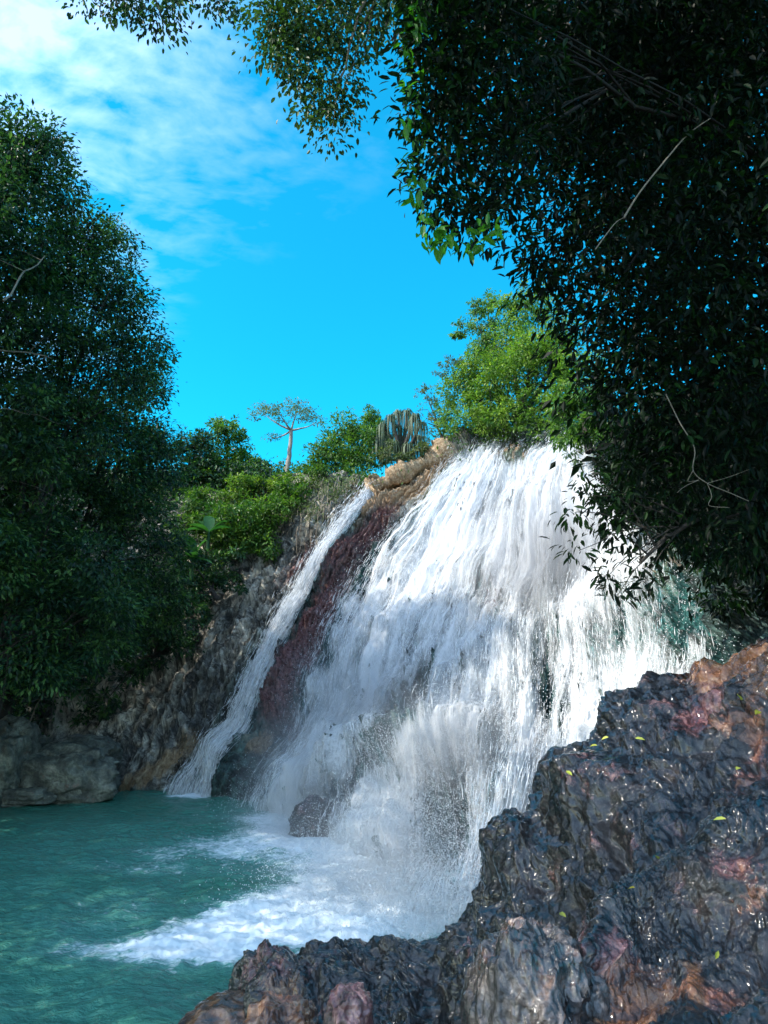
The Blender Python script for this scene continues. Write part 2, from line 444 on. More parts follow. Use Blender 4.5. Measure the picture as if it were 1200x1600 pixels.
# ------------------------------------------------------------------ cliff (rock wall, banks and plateau as one sheet)
cols = [ # waterline (px,py), then (px,py,Y) at four heights; (plateau dx, dz)
 dict(w=(-900, 1420), p=[(-900, 1200, 15), (-800, 1000, 18), (-750, 800, 22), (-700, 600, 28)], h=5),
 dict(w=(-350, 1275), p=[(-330, 1130, 24), (-300, 980, 27), (-280, 850, 30), (-250, 700, 34)], h=5),
 dict(w=(0, 1247), p=[(10, 1160, 26.5), (60, 1010, 29), (110, 900, 31.5), (150, 770, 35)], h=4),
 dict(w=(150, 1240), p=[(215, 1105, 27), (318, 975, 29), (400, 868, 30.5), (478, 757, 32.5)], h=1.2),
 dict(w=(262, 1240), p=[(345, 1110, 26.5), (420, 985, 28.3), (488, 880, 29.5), (572, 766, 31.3)], h=.6),
 dict(w=(325, 1245), p=[(392, 1115, 25.6), (462, 988, 27.6), (528, 880, 29), (590, 764, 31)], h=.5),
 dict(w=(400, 1254), p=[(446, 1130, 24.2), (502, 1000, 26.6), (568, 885, 28.6), (712, 704, 31.4)], h=.6),
 dict(w=(520, 1300), p=[(560, 1160, 20.6), (598, 1020, 24.2), (655, 885, 27.2), (760, 692, 31)], h=.5),
 dict(w=(630, 1390), p=[(660, 1215, 16.4), (700, 1040, 21.4), (745, 880, 25.6), (825, 694, 30)], h=.5),
 dict(w=(715, 1435), p=[(765, 1230, 14.6), (800, 1050, 19.5), (825, 880, 24), (880, 694, 28.5)], h=.8),
 dict(w=(840, 1440), p=[(880, 1230, 14.3), (905, 1050, 18.3), (915, 880, 22.2), (930, 700, 26.5)], h=1.5),
 dict(w=(1000, 1430), p=[(1020, 1200, 13.7), (1045, 1020, 15.8), (1050, 850, 18), (1040, 690, 21)], h=2.5),
 dict(w=(1250, 1420), p=[(1250, 1200, 11.8), (1230, 1000, 12.8), (1210, 850, 14), (1180, 640, 17)], h=3),
 dict(w=(1800, 1420), p=[(1800, 1200, 9.5), (1700, 1000, 10), (1650, 800, 11), (1600, 600, 13)], h=3),
]
rows = [[] for _ in range(8)]
for c in cols:
    w = G(*c['w']); q = [P(*x) for x in c['p']]
    rows[0].append(w + [0, -.8, -2.2]); rows[1].append(w)
    for k in range(4): rows[2 + k].append(q[k])
    away = unit(np.array([q[3][0] * .2, 1., 0]))
    rows[6].append(q[3] + away * 5 + [0, 0, c['h'] * .6]); rows[7].append(q[3] + away * 45 + [0, 0, c['h'] * 2.2 + 1.0])
CL = Net(rows)
def blobs(px, py, lst):
    r = 0
    for (x, y, a, b, ang, s) in lst:
        ca, sa = cos(radians(ang)), sin(radians(ang)); dx = px - x; dy = -(py - y)
        u = (dx * ca + dy * sa) / a; v = (-dx * sa + dy * ca) / b
        r = r + s * np.exp(-(u * u + v * v))
    return r
def low_disp(p, u, v):
    q = np.stack([u * 1.1, v * .45, u * 0], -1)
    return -.42 * sstep(2.2, 3, u) + .45 * fbm(p * .22, 3, 3) + .28 * fbm(q * 3.0, 3, 9)
def cliff_surface(u, v, detail=True):
    b = CL(u, v)
    return b
nu, nv = 640, 560
uu = np.concatenate([np.linspace(0, 2, 60, endpoint=False), np.linspace(2, 11, 510, endpoint=False), np.linspace(11, 13, 70)])
vv = np.concatenate([np.linspace(0, 1, 30, endpoint=False), np.linspace(1, 5.25, 480, endpoint=False), np.linspace(5.25, 7, 50)])
U, Vv = np.meshgrid(uu, vv)
base = CL(U, Vv); nrm = normals(base); nrm *= np.where(nrm[..., 1:2] > 0, -1, 1) if (nrm[200, 300, 1] > 0) else 1
if nrm[250, 300, 1] > 0: nrm = -nrm
ppx, ppy = PROJ(base)
ld = low_disp(base, U, Vv)
# strata run down the slope: short scale across, long scale along
strat = np.stack([U * 3.2, Vv * 1.1, base[..., 2] * .12], -1)
strat = strat + .35 * np.stack([noise(base * .5, 50), noise(base * .5, 51), noise(base * .5, 52)], -1)
st = ridge(strat, 4, 21, .55)
blk = ridge(base * np.array([.9, .9, 1.3]), 4, 40, .5)
hi = fbm(base * 3.2, 4, 60, .6)
rocky = sstep(2.2, 3.0, U) * (1 - sstep(5.1, 5.6, Vv))
sw = U * 6.5 + .9 * noise(base * .35, 71) + .5 * noise(base * 1.3, 72) + Vv * .7
sf = sw - np.floor(sw); saw = np.where(sf < .8, sf / .8, (1 - sf) / .2)
sw2 = U * 19 + 1.4 * noise(base * .5, 73) + .7 * noise(base * 2.2, 74) + Vv * 1.2
sf2 = sw2 - np.floor(sw2); saw2 = np.where(sf2 < .75, sf2 / .75, (1 - sf2) / .25)
st = st * .5 + 1.5 * saw + .75 * saw2 * (1 + noise(base * .7, 75))
d = ld + rocky * (.30 * (st - 1.0) - .12 * blk + .09 * hi) + (1 - rocky) * .3 * fbm(base * .6, 3, 5)
# features of the fall: rock rib beside the cascade, boulders the water breaks over, hollows
feat = blobs(ppx, ppy, [(352, 1200, 38, 60, 15, .55), (430, 1060, 24, 90, -33, .5), (535, 880, 18, 90, -38, .4),
                        (610, 760, 50, 28, 30, .2), (650, 1165, 95, 30, 15, 1.3), (520, 1250, 40, 60, -30, .8), (560, 1180, 35, 70, -35, .5),
                        (705, 1290, 42, 75, 5, -1.1), (770, 820, 34, 60, 0, -.5), (860, 1010, 45, 60, -10, -.5), (805, 715, 34, 22, 0, .45),
                        (520, 800, 50, 30, 30, .45), (480, 830, 40, 28, 30, .4), (1045, 940, 60, 90, 0, .3)])
d = d + feat * (1 - sstep(5.3, 6, Vv))
cliff_p = base + nrm * d[..., None]
cliff_p[..., 2] = np.where(Vv > 5.0, np.maximum(cliff_p[..., 2], base[..., 2] - .5), cliff_p[..., 2])
kn = .5 * noise(base * .8, 77)
red = blobs(ppx, ppy, [(500, 960, 16, 110, -36, 1.1), (560, 850, 14, 70, -42, 1.2), (432, 1080, 22, 60, -30, .9), (600, 790, 30, 25, 30, .7), (760, 920, 18, 45, -5, 1.0),
                       (770, 1160, 14, 40, -12, 1.0), (490, 1010, 14, 50, -30, .9), (455, 900, 40, 22, 40, .35), (480, 870, 40, 16, 40, .4), (440, 1130, 14, 30, -30, .9)])
och = blobs(ppx, ppy, [(640, 745, 75, 32, 25, .6), (232, 1192, 42, 10, 38, 1.3), (195, 1215, 30, 12, 30, .6), (285, 1150, 40, 14, 40, .5), (392, 1150, 14, 20, -30, 1.3), (620, 745, 70, 28, 25, .75), (560, 800, 14, 40, -30, .6), (680, 718, 35, 14, 10, 1.0),
                       (808, 712, 28, 22, 0, 1.1), (1030, 870, 25, 60, 0, .5), (1040, 665, 30, 30, 0, .9), (420, 1165, 12, 40, -20, .5)])
wet = sstep(3.6, 4.1, U) * (1 - sstep(12.2, 13, U)) * (1 - sstep(4.7, 5.0, Vv) * (1 - sstep(5.9, 6.2, U)))
wet = np.maximum(wet * .9, 1 - sstep(1.0, 1.25, Vv)); wet = wet - .8 * blobs(ppx, ppy, [(630, 755, 85, 50, 30, 1.2), (520, 790, 60, 40, 30, .8), (808, 705, 30, 25, 0, 1), (440, 910, 60, 26, 40, .6)])
cliff = mk('cliff', cliff_p, [gridf(len(vv), len(uu))], CLIFF_M, smooth=True, attrs={'patch': np.stack([red + kn * .2 * (red > .1), och, np.clip(wet, 0, 1)], -1).reshape(-1, 3),
    'bed': np.stack([U * 8 + 1.2 * noise(base * .35, 71) + .3 * noise(base * 1.5, 78) + Vv * .8, Vv * 1.3, noise(base * .6, 76)], -1).reshape(-1, 3)})
tag(cliff, kind='structure')
# lightweight evaluator for water that runs over the displaced rock
def over_rock(u, v, off):
    iu = np.interp(u, uu, np.arange(len(uu))); iv = np.interp(v, vv, np.arange(len(vv)))
    a = np.floor(iu).astype(int).clip(0, len(uu) - 2); b = np.floor(iv).astype(int).clip(0, len(vv) - 2)
    fu = (iu - a)[..., None]; fv = (iv - b)[..., None]
    def bil(A): return (A[b, a] * (1 - fu) + A[b, a + 1] * fu) * (1 - fv) + (A[b + 1, a] * (1 - fu) + A[b + 1, a + 1] * fu) * fv
    return bil(flow_p) + bil(nrm) * np.asarray(off)[..., None]
flow_p = base + nrm * (ld + feat * .9 + .12 + .04 * st * rocky)[..., None]

gv = np.array([[-600, -100, -2.6], [600, -100, -2.6], [600, 900, -2.6], [-600, 900, -2.6]], float)
tag(mk('ground', gv, [np.array([[0, 1, 2, 3]])], SOIL_M, attrs={'patch': np.zeros((4, 3))}), kind='structure')

# ------------------------------------------------------------------ pool
def foam_density(px, py):
    n = .5 * fbm(np.stack([px * .006, py * .02, px * 0], -1), 4, 88)
    f = blobs(px, py, [(640, 1430, 190, 50, 8, 1.3), (480, 1290, 90, 34, -10, 1.15), (560, 1370, 130, 40, 10, 1.0), (380, 1322, 120, 22, 5, .7), (340, 1485, 170, 24, 3, .85), (250, 1478, 170, 14, 3, .4), (470, 1400, 160, 50, 8, .35), (520, 1320, 120, 40, -8, .8), (330, 1455, 130, 22, 8, .55), (260, 1360, 180, 10, -3, .3),
                       (430, 1440, 140, 30, 8, .9), (300, 1243, 42, 3.2, 0, 1.2), (20, 1251, 22, 3.5, 3, 1.0), (370, 1280, 60, 8, 0, .35), (355, 1500, 25, 22, 0, .5), (170, 1310, 220, 40, 0, .24), (200, 1420, 280, 60, 0, .28), (150, 1560, 250, 40, 0, .15)])
    f = f - blobs(px, py, [(400, 1385, 130, 16, 8, .45), (330, 1290, 60, 12, 0, .3)])
    return f + n * .8 * np.clip(f * 2, 0, 1)
pys = np.concatenate([np.linspace(1216, 1300, 150, endpoint=False), np.linspace(1300, 1620, 260, endpoint=False), np.linspace(1620, 2300, 40)])
pxs = np.concatenate([np.linspace(-1500, -60, 30, endpoint=False), np.linspace(-60, 860, 420, endpoint=False), np.linspace(860, 1900, 20)])
PX, PY = np.meshgrid(pxs, pys); PY = PY
pg = G(PX, PY)
fd = foam_density(PX, PY)
wv = .07 * fbm(pg * np.array([.9, .9, 1]), 4, 101) + .022 * fbm(pg * 5.0, 3, 105) * (PY > 1290)
near_fall = np.exp(-(((PX - 620) / 260) ** 2 + ((PY - 1400) / 90) ** 2))
wv = wv + near_fall * (.16 * ridge(pg * 1.3, 4, 110, .6) * .5) + .025 * np.clip(fd, 0, 1) * fbm(pg * 6, 3, 120)
pg[..., 2] = wv
m = M('pool_water'); tc = m.n('ShaderNodeTexCoord').outputs['Object']
foam = m.attr('foam')
mp = m.n('ShaderNodeMapping'); mp.inputs['Scale'].default_value = (1., 1.6, 1.); m.l(tc, mp.inputs[0])
fa = m.noise(mp.outputs[0], 2.2, 7, .68, 1.1); fb = m.noise(mp.outputs[0], 6., 7, .78, 1.2)
fn = m.math('ADD', m.math('MULTIPLY', fa, .45), m.math('MULTIPLY', fb, .65))
fm = m.rng(m.math('ADD', m.math('MULTIPLY_ADD', fn, 4.6, -2.5), m.math('MULTIPLY_ADD', foam, 1.7, -.98)), -.1, .75)
col = m.mix(m.noise(tc, .35, 4), (.04, .18, .135), (.065, .26, .19))
col = m.mix(m.math('MULTIPLY', m.rng(foam, .05, .9), .75), col, (.16, .42, .38))
w1 = m.noise(mp.outputs[0], 3.5, 5, .6, .5); w2 = m.noise(mp.outputs[0], 14., 4, .6)
hh = m.math('ADD', w1, m.math('MULTIPLY', w2, .35))
p = m.n('ShaderNodeBsdfPrincipled'); m.l(col, p.inputs['Base Color']); p.inputs['Roughness'].default_value = .12; p.inputs['IOR'].default_value = 1.33
m.l(m.bump(hh, .8, .16), p.inputs['Normal'])
fp = m.n('ShaderNodeBsdfDiffuse'); fp.inputs[0].default_value = (.8, .86, .88, 1); m.l(m.bump(fn, .25, .04), fp.inputs['Normal'])
mx = m.n('ShaderNodeMixShader'); m.l(fm, mx.inputs[0]); m.l(p.outputs[0], mx.inputs[1]); m.l(fp.outputs[0], mx.inputs[2]); m.l(mx.outputs[0], m.out.inputs[0])
pool = mk('pool_water', pg, [gridf(len(pys), len(pxs))], m.m, smooth=True, attrs={'foam': np.clip(fd, 0, 1.3).ravel()})
tag(pool, kind='structure')

# ------------------------------------------------------------------ falling water
def cover_main(px, py, u, v):
    n = fbm(np.stack([u * 6, v * .6, u * 0 + 2], -1), 4, 201, .65)
    c = 1.08 + .68 * n
    c = c - 1.5 * blobs(px, py, [(640, 1105, 22, 80, -35, 1.15), (598, 1180, 22, 75, -38, .95), (690, 1100, 9, 60, -25, .4), (735, 1050, 9, 70, -20, .35), (560, 1040, 8, 70, -33, .35), (512, 1275, 24, 34, -35, 1.0), (560, 1225, 16, 45, -40, .75), (705, 1280, 36, 80, 3, 1.35), (715, 1370, 22, 50, 3, .7),
                           (862, 1005, 38, 60, 0, .5), (858, 1095, 22, 55, 5, .8), (800, 985, 14, 70, 0, .35), (755, 815, 12, 60, -8, .35), (785, 800, 22, 30, 0, .35), (830, 800, 30, 50, 0, .12), (418, 1200, 20, 50, -15, .5),
                           (640, 830, 12, 80, -35, .25), (760, 925, 24, 42, 0, .6), (772, 1155, 18, 48, -10, .6), (950, 1000, 40, 60, 0, .6), (600, 900, 10, 70, -35, .2), (700, 1000, 8, 90, -25, .2), (770, 1240, 10, 60, -5, .3), (470, 1080, 8, 60, -30, .3),
                           (806, 712, 22, 16, 0, 1.4), (1000, 940, 30, 90, 0, .4), (1070, 960, 50, 90, 0, .85)])
    c = c + blobs(px, py, [(660, 1160, 80, 26, 15, .55), (600, 1300, 40, 80, -15, .5), (700, 1430, 120, 30, 0, .4), (890, 760, 40, 60, 0, .4), (720, 800, 50, 60, -30, .35), (480, 1200, 24, 70, -25, .35)])
    return c
def cover_cascade(px, py, u, v):
    n = fbm(np.stack([u * 7, v * .8, u * 0 + 7], -1), 4, 231, .6)
    return 1.05 + .55 * n - .25 * (1 - sstep(1.2, 2.2, v))
def water_mat(name, tr_tint, sharp, streak=26., seed=0.):
    m = M(name); fl = m.n('ShaderNodeAttribute', attribute_name='flow').outputs['Vector']; cov = m.attr('cover')
    mp = m.n('ShaderNodeMapping'); mp.inputs['Scale'].default_value = (1., .09, 1.); mp.inputs['Location'].default_value = (seed, seed * .3, seed); m.l(fl, mp.inputs[0])
    mp2 = m.n('ShaderNodeMapping'); mp2.inputs['Scale'].default_value = (1., .3, 1.); mp2.inputs['Location'].default_value = (seed * 2, seed, 0); m.l(fl, mp2.inputs[0])
    a = m.noise(mp.outputs[0], streak * .22, 5, .62, .9); b = m.noise(mp2.outputs[0], streak, 5, .7, .5)
    n = m.math('ADD', m.math('MULTIPLY', a, .55), m.math('MULTIPLY', b, .6))
    f = m.math('SUBTRACT', m.math('ADD', n, m.math('MULTIPLY', cov, .5)), .92)
    f = m.rng(f, -sharp, sharp)
    d = m.n('ShaderNodeBsdfDiffuse'); d.inputs[0].default_value = (.86, .88, .9, 1); m.l(m.bump(n, .6, .12), d.inputs['Normal'])
    t = m.n('ShaderNodeBsdfTranslucent'); t.inputs[0].default_value = (.85, .88, .9, 1)
    w = m.n('ShaderNodeMixShader'); w.inputs[0].default_value = .3; m.l(d.outputs[0], w.inputs[1]); m.l(t.outputs[0], w.inputs[2])
    tr = m.n('ShaderNodeBsdfTransparent'); tr.inputs[0].default_value = (*tr_tint, 1)
    mx = m.n('ShaderNodeMixShader'); m.l(f, mx.inputs[0]); m.l(tr.outputs[0], mx.inputs[1]); m.l(w.outputs[0], mx.inputs[2]); m.l(mx.outputs[0], m.out.inputs[0]); return m.m
SHEET1 = water_mat('falling_water', (.62, .84, .86), .34, 22, 0)
SHEET2 = water_mat('falling_water_outer', (1, 1, 1), .3, 30, 5.3)
md = M('spray'); dd_ = md.n('ShaderNodeBsdfDiffuse'); dd_.inputs[0].default_value = (.88, .9, .92, 1)
tt_ = md.n('ShaderNodeBsdfTranslucent'); tt_.inputs[0].default_value = (.88, .9, .92, 1)
w_ = md.n('ShaderNodeMixShader'); w_.inputs[0].default_value = .45; md.l(dd_.outputs[0], w_.inputs[1]); md.l(tt_.outputs[0], w_.inputs[2]); md.l(w_.outputs[0], md.out.inputs[0])
SPRAY = md.m

def spindles(Pc, D, L, Wd):
    n = len(Pc); r = unit(RNG.normal(size=(n, 3))); A = unit(np.cross(D, r)); B = np.cross(D, A)
    L = L[:, None]; Wd = Wd[:, None]
    V = np.stack([Pc - D * L * .5, Pc + D * L * .15 + A * Wd * .5, Pc + D * L * .15 - A * Wd * .25 + B * Wd * .43, Pc + D * L * .15 - A * Wd * .25 - B * Wd * .43, Pc + D * L * .5], 1)
    b = np.arange(n)[:, None] * 5
    f = np.concatenate([b + [0, 1, 2], b + [0, 2, 3], b + [0, 3, 1], b + [4, 2, 1], b + [4, 3, 2], b + [4, 1, 3]])
    return V.reshape(-1, 3), f
def tetras(Pc, r):
    n = len(Pc); b4 = np.array([[1, 1, 1], [1, -1, -1], [-1, 1, -1], [-1, -1, 1]]) / 1.7
    q = unit(RNG.normal(size=(n, 3))); a = unit(np.cross(q, RNG.normal(size=(n, 3)))); c = np.cross(q, a)
    R = np.stack([q, a, c], 1)
    V = Pc[:, None] + np.einsum('kj,njm->nkm', b4, R) * np.asarray(r)[:, None, None]
    b = np.arange(n)[:, None] * 4
    return V.reshape(-1, 3), np.concatenate([b + [0, 1, 2], b + [0, 2, 3], b + [0, 3, 1], b + [1, 3, 2]])

def fall(name, label, ul, ur, v0, v1, cover, nu_, nv_, nstr, ndrop, edge=.12):
    t = thing(name, label, 'waterfall', tuple(over_rock(np.array([(ul(1) + ur(1)) / 2]), np.array([1.0]), np.array([0.]))[0]))
    loc = np.array(t.location)
    v = np.linspace(v0, v1, nv_); s = np.linspace(0, 1, nu_); SS, VV = np.meshgrid(s, v)
    UL = np.array([ul(x) for x in v])[:, None]; UR = np.array([ur(x) for x in v])[:, None]
    wob = .10 * noise(np.stack([SS * 0, VV * 2.5, VV * 0 + 3], -1), 300)
    UU = UL + (UR - UL) * SS + wob * (1 - abs(2 * SS - 1)) 
    b0 = over_rock(UU, VV, np.zeros_like(UU)); px, py = PROJ(b0)
    cv = cover(px, py, UU, VV)
    ed = np.minimum(SS, 1 - SS) / edge + .5 * noise(np.stack([SS * 30, VV * 3, VV * 0], -1), 305)
    cv = cv * sstep(-.1, 1., ed) - .5 * (1 - sstep(-.1, .7, ed))
    rel = np.linalg.norm(np.diff(b0, axis=1), axis=-1); rel = np.concatenate([np.zeros((nv_, 1)), np.cumsum(rel, 1)], 1)
    width = rel[nv_ // 2, -1]
    al = np.linalg.norm(np.diff(b0[:, nu_ // 2], axis=0), axis=-1); al = np.concatenate([[0], np.cumsum(al)])
    flow = np.stack([SS * width, np.broadcast_to(al[:, None], SS.shape), SS * 0], -1)
    relief = fbm(np.stack([UU * 8, VV * 1.2, UU * 0], -1), 4, 310, .6)
    for k, (o, mat, cs) in enumerate(((.10, SHEET1, 0.), (.30, SHEET2, -.22))):
        g = over_rock(UU, VV, o + (.16 if k == 0 else .26) * relief * np.clip(cv + .3, 0, 1))
        ob = mk('water_sheet', shift(g, loc), [gridf(nv_, nu_)], mat, t, smooth=True, attrs={'cover': (cv + cs).ravel(), 'flow': flow.reshape(-1, 3)})
    # frozen streaks following the slope
    ns = nstr * 3
    s_ = RNG.random(ns); v_ = v0 + (v1 - v0) * RNG.random(ns)
    u_ = np.interp(v_, v, UL[:, 0]) * (1 - s_) + np.interp(v_, v, UR[:, 0]) * s_
    b = over_rock(u_, v_, np.zeros(ns)); px, py = PROJ(b); c = cover(px, py, u_, v_) - .35 * (np.minimum(s_, 1 - s_) < edge * .6)
    keep = np.flatnonzero(RNG.random(ns) < np.clip(.12 + .85 * c, .06, 1))[:nstr]
    u_, v_, b, c = u_[keep], v_[keep], b[keep], c[keep]; n = len(u_)
    off = .08 + np.abs(RNG.normal(size=n)) * .22 * (.5 + np.clip(c, 0, 1))
    p0 = over_rock(u_, v_, off); p1 = over_rock(u_, v_ - .04, off); D = unit(p1 - p0); D = unit(D + RNG.normal(size=D.shape) * .04 + [0, 0, -.08])
    V, f = spindles(p0, D, .14 + .55 * RNG.random(n) ** 2, .008 + .013 * RNG.random(n))
    o = mk('streaks', shift(V, loc), [f], SPRAY, t); o['kind'] = 'stuff'
    # loose drops thrown off the face
    s_ = -.04 + 1.08 * RNG.random(ndrop); v_ = v0 + (v1 - v0) * RNG.random(ndrop)
    u_ = np.interp(v_, v, UL[:, 0]) * (1 - s_) + np.interp(v_, v, UR[:, 0]) * s_
    b = over_rock(u_, v_, np.zeros(ndrop)); px, py = PROJ(b); kp = RNG.random(ndrop) < np.clip(.45 + .6 * cover(px, py, u_, v_), .3, 1); u_, v_ = u_[kp], v_[kp]; ndrop = len(u_)
    p0 = over_rock(u_, v_, .15 + np.abs(RNG.normal(size=ndrop)) * .4)
    V, f = tetras(p0, .008 + .011 * RNG.random(ndrop) ** 2)
    o = mk('drops', shift(V, loc), [f], SPRAY, t); o['kind'] = 'stuff'
    return t
ip = lambda xs, ys: (lambda x: float(np.interp(x, xs, ys)))
main_fall = fall('waterfall', 'wide white main waterfall spreading down the whole rock face', ip([1, 2, 3, 4, 5, 6], [5.9, 6.0, 6.05, 6.1, 6.05, 6.2]), ip([1, 2, 3, 4, 5, 6], [11.2, 11.3, 11.5, 10.9, 10.0, 9.8]), .92, 5.4, cover_main, 300, 420, 32000, 36000, .07)
cascade = fall('waterfall', 'thin white side cascade left of the red rock rib', ip([1, 2, 3, 4, 5], [3.85, 4.12, 4.22, 4.25, 4.3]), ip([1, 2, 3, 4, 5], [5.05, 4.98, 4.95, 4.9, 4.85]), .97, 5.02, cover_cascade, 90, 360, 9000, 2500, .16)

# splash clouds over the pool: tiny drops thrown up where the water lands
def splash(name, label, spots, n, rmin, rmax):
    Pp = []
    for (px, py, Y, rx, ry, rz, wgt) in spots:
        k = int(n * wgt); c = P(px, py, Y); Pp.append(c + RNG.normal(size=(k, 3)) * [rx, ry, rz])
    Pp = np.concatenate(Pp); Pp = Pp[Pp[:, 2] > -.02]
    V, f = tetras(Pp, rmin + (rmax - rmin) * RNG.random(len(Pp)) ** 2)
    return tag(mk(name, V, [f], SPRAY), label, 'spray', kind='stuff')
splash('splash_spray', 'cloud of white spray thrown up where the main waterfall hits the pool',
       [(600, 1400, 12.3, .9, .7, .45, .30), (690, 1430, 10.9, .6, .5, .35, .2), (500, 1310, 18, .9, .8, .4, .14), (640, 1300, 14.0, .8, .6, .7, .22), (430, 1270, 22.5, .8, .6, .3, .06), (680, 1170, 15.8, 1.0, .5, .45, .14)], 100000, .005, .013)

def mist(label, spots, dens):
    mm = M('mist'); tc = mm.n('ShaderNodeTexCoord').outputs['Object']
    ln = mm.n('ShaderNodeVectorMath', operation='LENGTH'); mm.l(tc, ln.inputs[0])
    f = mm.rng(ln.outputs['Value'], 0., 1., 1., 0.); f = mm.math('MULTIPLY', mm.math('POWER', f, 1.5), dens)
    f = mm.math('MULTIPLY', f, mm.rng(mm.noise(tc, 1.9, 3), .3, .7, .5, 1.4))
    v = mm.n('ShaderNodeVolumePrincipled'); v.inputs['Color'].default_value = (.95, .97, 1, 1); v.inputs['Anisotropy'].default_value = .2; mm.l(f, v.inputs['Density'])
    mm.l(v.outputs[0], mm.out.inputs['Volume'])
    th = np.linspace(0, 2 * pi, 25)[:-1]; ph = np.linspace(0.05, pi - .05, 13); TH, PH = np.meshgrid(th, ph)
    V = np.stack([np.sin(PH) * np.cos(TH), np.sin(PH) * np.sin(TH), np.cos(PH)], -1).reshape(-1, 3)
    idx = np.arange(13 * 24).reshape(13, 24); nx = np.roll(idx, -1, 1)
    F_ = np.stack([idx[:-1].ravel(), idx[1:].ravel(), nx[1:].ravel(), nx[:-1].ravel()], 1)
    o0 = mk('mist', V, [F_, idx[0][None, :], idx[-1][None, ::-1]], mm.m)
    for i, (px, py, Y, rx, ry, rz) in enumerate(spots):
        o = o0 if i == 0 else o0.copy()
        if i: COL.objects.link(o)
        o.location = P(px, py, Y); o.scale = (rx, ry, rz); tag(o, label, 'mist', 'mist hanging over the foot and face of the waterfall', 'stuff')
mist('soft white mist hanging over the waterfall', [(600, 1380, 12.6, 2.6, 2.2, 1.6), (500, 1270, 18.2, 2.8, 2.2, 2.0), (690, 1180, 15.4, 2.6, 1.8, 2.2), (560, 1130, 20.5, 3.0, 2.0, 3.0), (440, 1190, 24, 2.0, 1.6, 2.2), (850, 860, 22.5, 4.0, 2.4, 3.8)], .62)

# ------------------------------------------------------------------ foreground wet rock
crest = [(335, 1575, 8.75), (362, 1500, 8.8), (395, 1467, 8.7), (440, 1476, 8.6), (490, 1468, 8.6), (560, 1466, 8.5), (610, 1446, 8.4), (660, 1450, 8.3), (702, 1420, 8.2), (742, 1372, 8.1), (785, 1300, 8.0), (838, 1268, 8.0), (872, 1196, 7.9),
         (922, 1138, 7.8), (968, 1090, 7.7), (1025, 1058, 7.6), (1082, 1036, 7.5), (1135, 1018, 7.3), (1200, 1000, 7.1), (1330, 985, 6.8), (1600, 950, 6.5)]
def mid(c, k):
    px, py, Y = c; return None
R_back2, R_back, R_c, R1, R2, R3, R4, R5 = [], [], [], [], [], [], [], []
for i, (px, py, Y) in enumerate(crest):
    c = P(px, py, Y); t = i / (len(crest) - 1)
    R_back2.append(c + [0, 2.6, -4.5]); R_back.append(c + [0, .9, -1.1]); R_c.append(c)
    bx = 380 + (px - 335) * 1.0; by = 1760
    by_y = np.interp(px, [335, 400, 500, 700, 900, 1200, 1600], [6.6, 5.9, 5.2, 4.2, 3.5, 2.9, 2.6])
    for k, (fr, Rk) in enumerate(((.25, R1), (.5, R2), (.75, R3), (1., R4))):
        q_px = px + (bx - px) * fr; q_py = py + (by - py) * fr
        q_Y = Y + (by_y - Y) * (fr ** (.85 if px > 700 else .95))
        q = P(q_px, q_py, q_Y)
        if px < 360 and fr > .3: q[2] = min(q[2], .05)
        Rk.append(q)
    R5.append(R4[-1] + [0, -2.4, -2.0])
FG = Net([R_back2, R_back, R_c, R1, R2, R3, R4, R5])
fu = np.concatenate([np.linspace(0, 18, 600, endpoint=False), np.linspace(18, 20, 30)])
fv = np.concatenate([np.linspace(0, 1.2, 22, endpoint=False), np.linspace(1.2, 6, 430, endpoint=False), np.linspace(6, 7, 10)])
def wet_relief(b, scale=1.):
    w = b + .10 * np.stack([noise(b * 2.3, 1), noise(b * 2.3, 2), noise(b * 2.3, 3)], -1)
    big = .17 * fbm(w * np.array([.9, .9, .7]), 3, 400)
    md_ = -.085 * (ridge(w * np.array([2.3, 2.3, 1.4]), 3, 410, .5) - .6)
    sm = -.024 * (ridge(w * np.array([6.0, 6.0, 4.2]), 3, 420, .5) - .4)
    fi = .010 * (.4 - ridge(w * np.array([17, 17, 11]), 2, 425, .5)) + .006 * fbm(w * 40, 2, 430)
    return scale * (big + md_ + sm) + fi
def wet_patches(b, ppx, ppy, redl, ochl):
    k = fbm(b * 2.2, 5, 440)
    return np.stack([blobs(ppx, ppy, redl) + k * .35, blobs(ppx, ppy, ochl) + .25 * k - .1, .85 + .4 * fbm(b * 1.1, 3, 445)], -1).reshape(-1, 3)
def rock_net(name, net, fu, fv, mat, label, redl, ochl, scale=1., extra=None, cat='rock'):
    U_, V_ = np.meshgrid(fu, fv); b = net(U_, V_); n = normals(b)
    if (n * (b - [0, 0, CAM_H])).sum(-1).mean() > 0: n = -n
    px, py = PROJ(b); d_ = wet_relief(b, scale)
    if extra is not None: d_ = d_ + extra(px, py)
    g = b + n * d_[..., None]
    loc = g.reshape(-1, 3).mean(0); loc[2] = g[..., 2].min()
    o = mk(name, shift(g, loc), [gridf(len(fv), len(fu))], mat, smooth=True, attrs={'patch': wet_patches(b, px, py, redl, ochl)})
    o.location = loc; tag(o, label, cat)
    return o, g
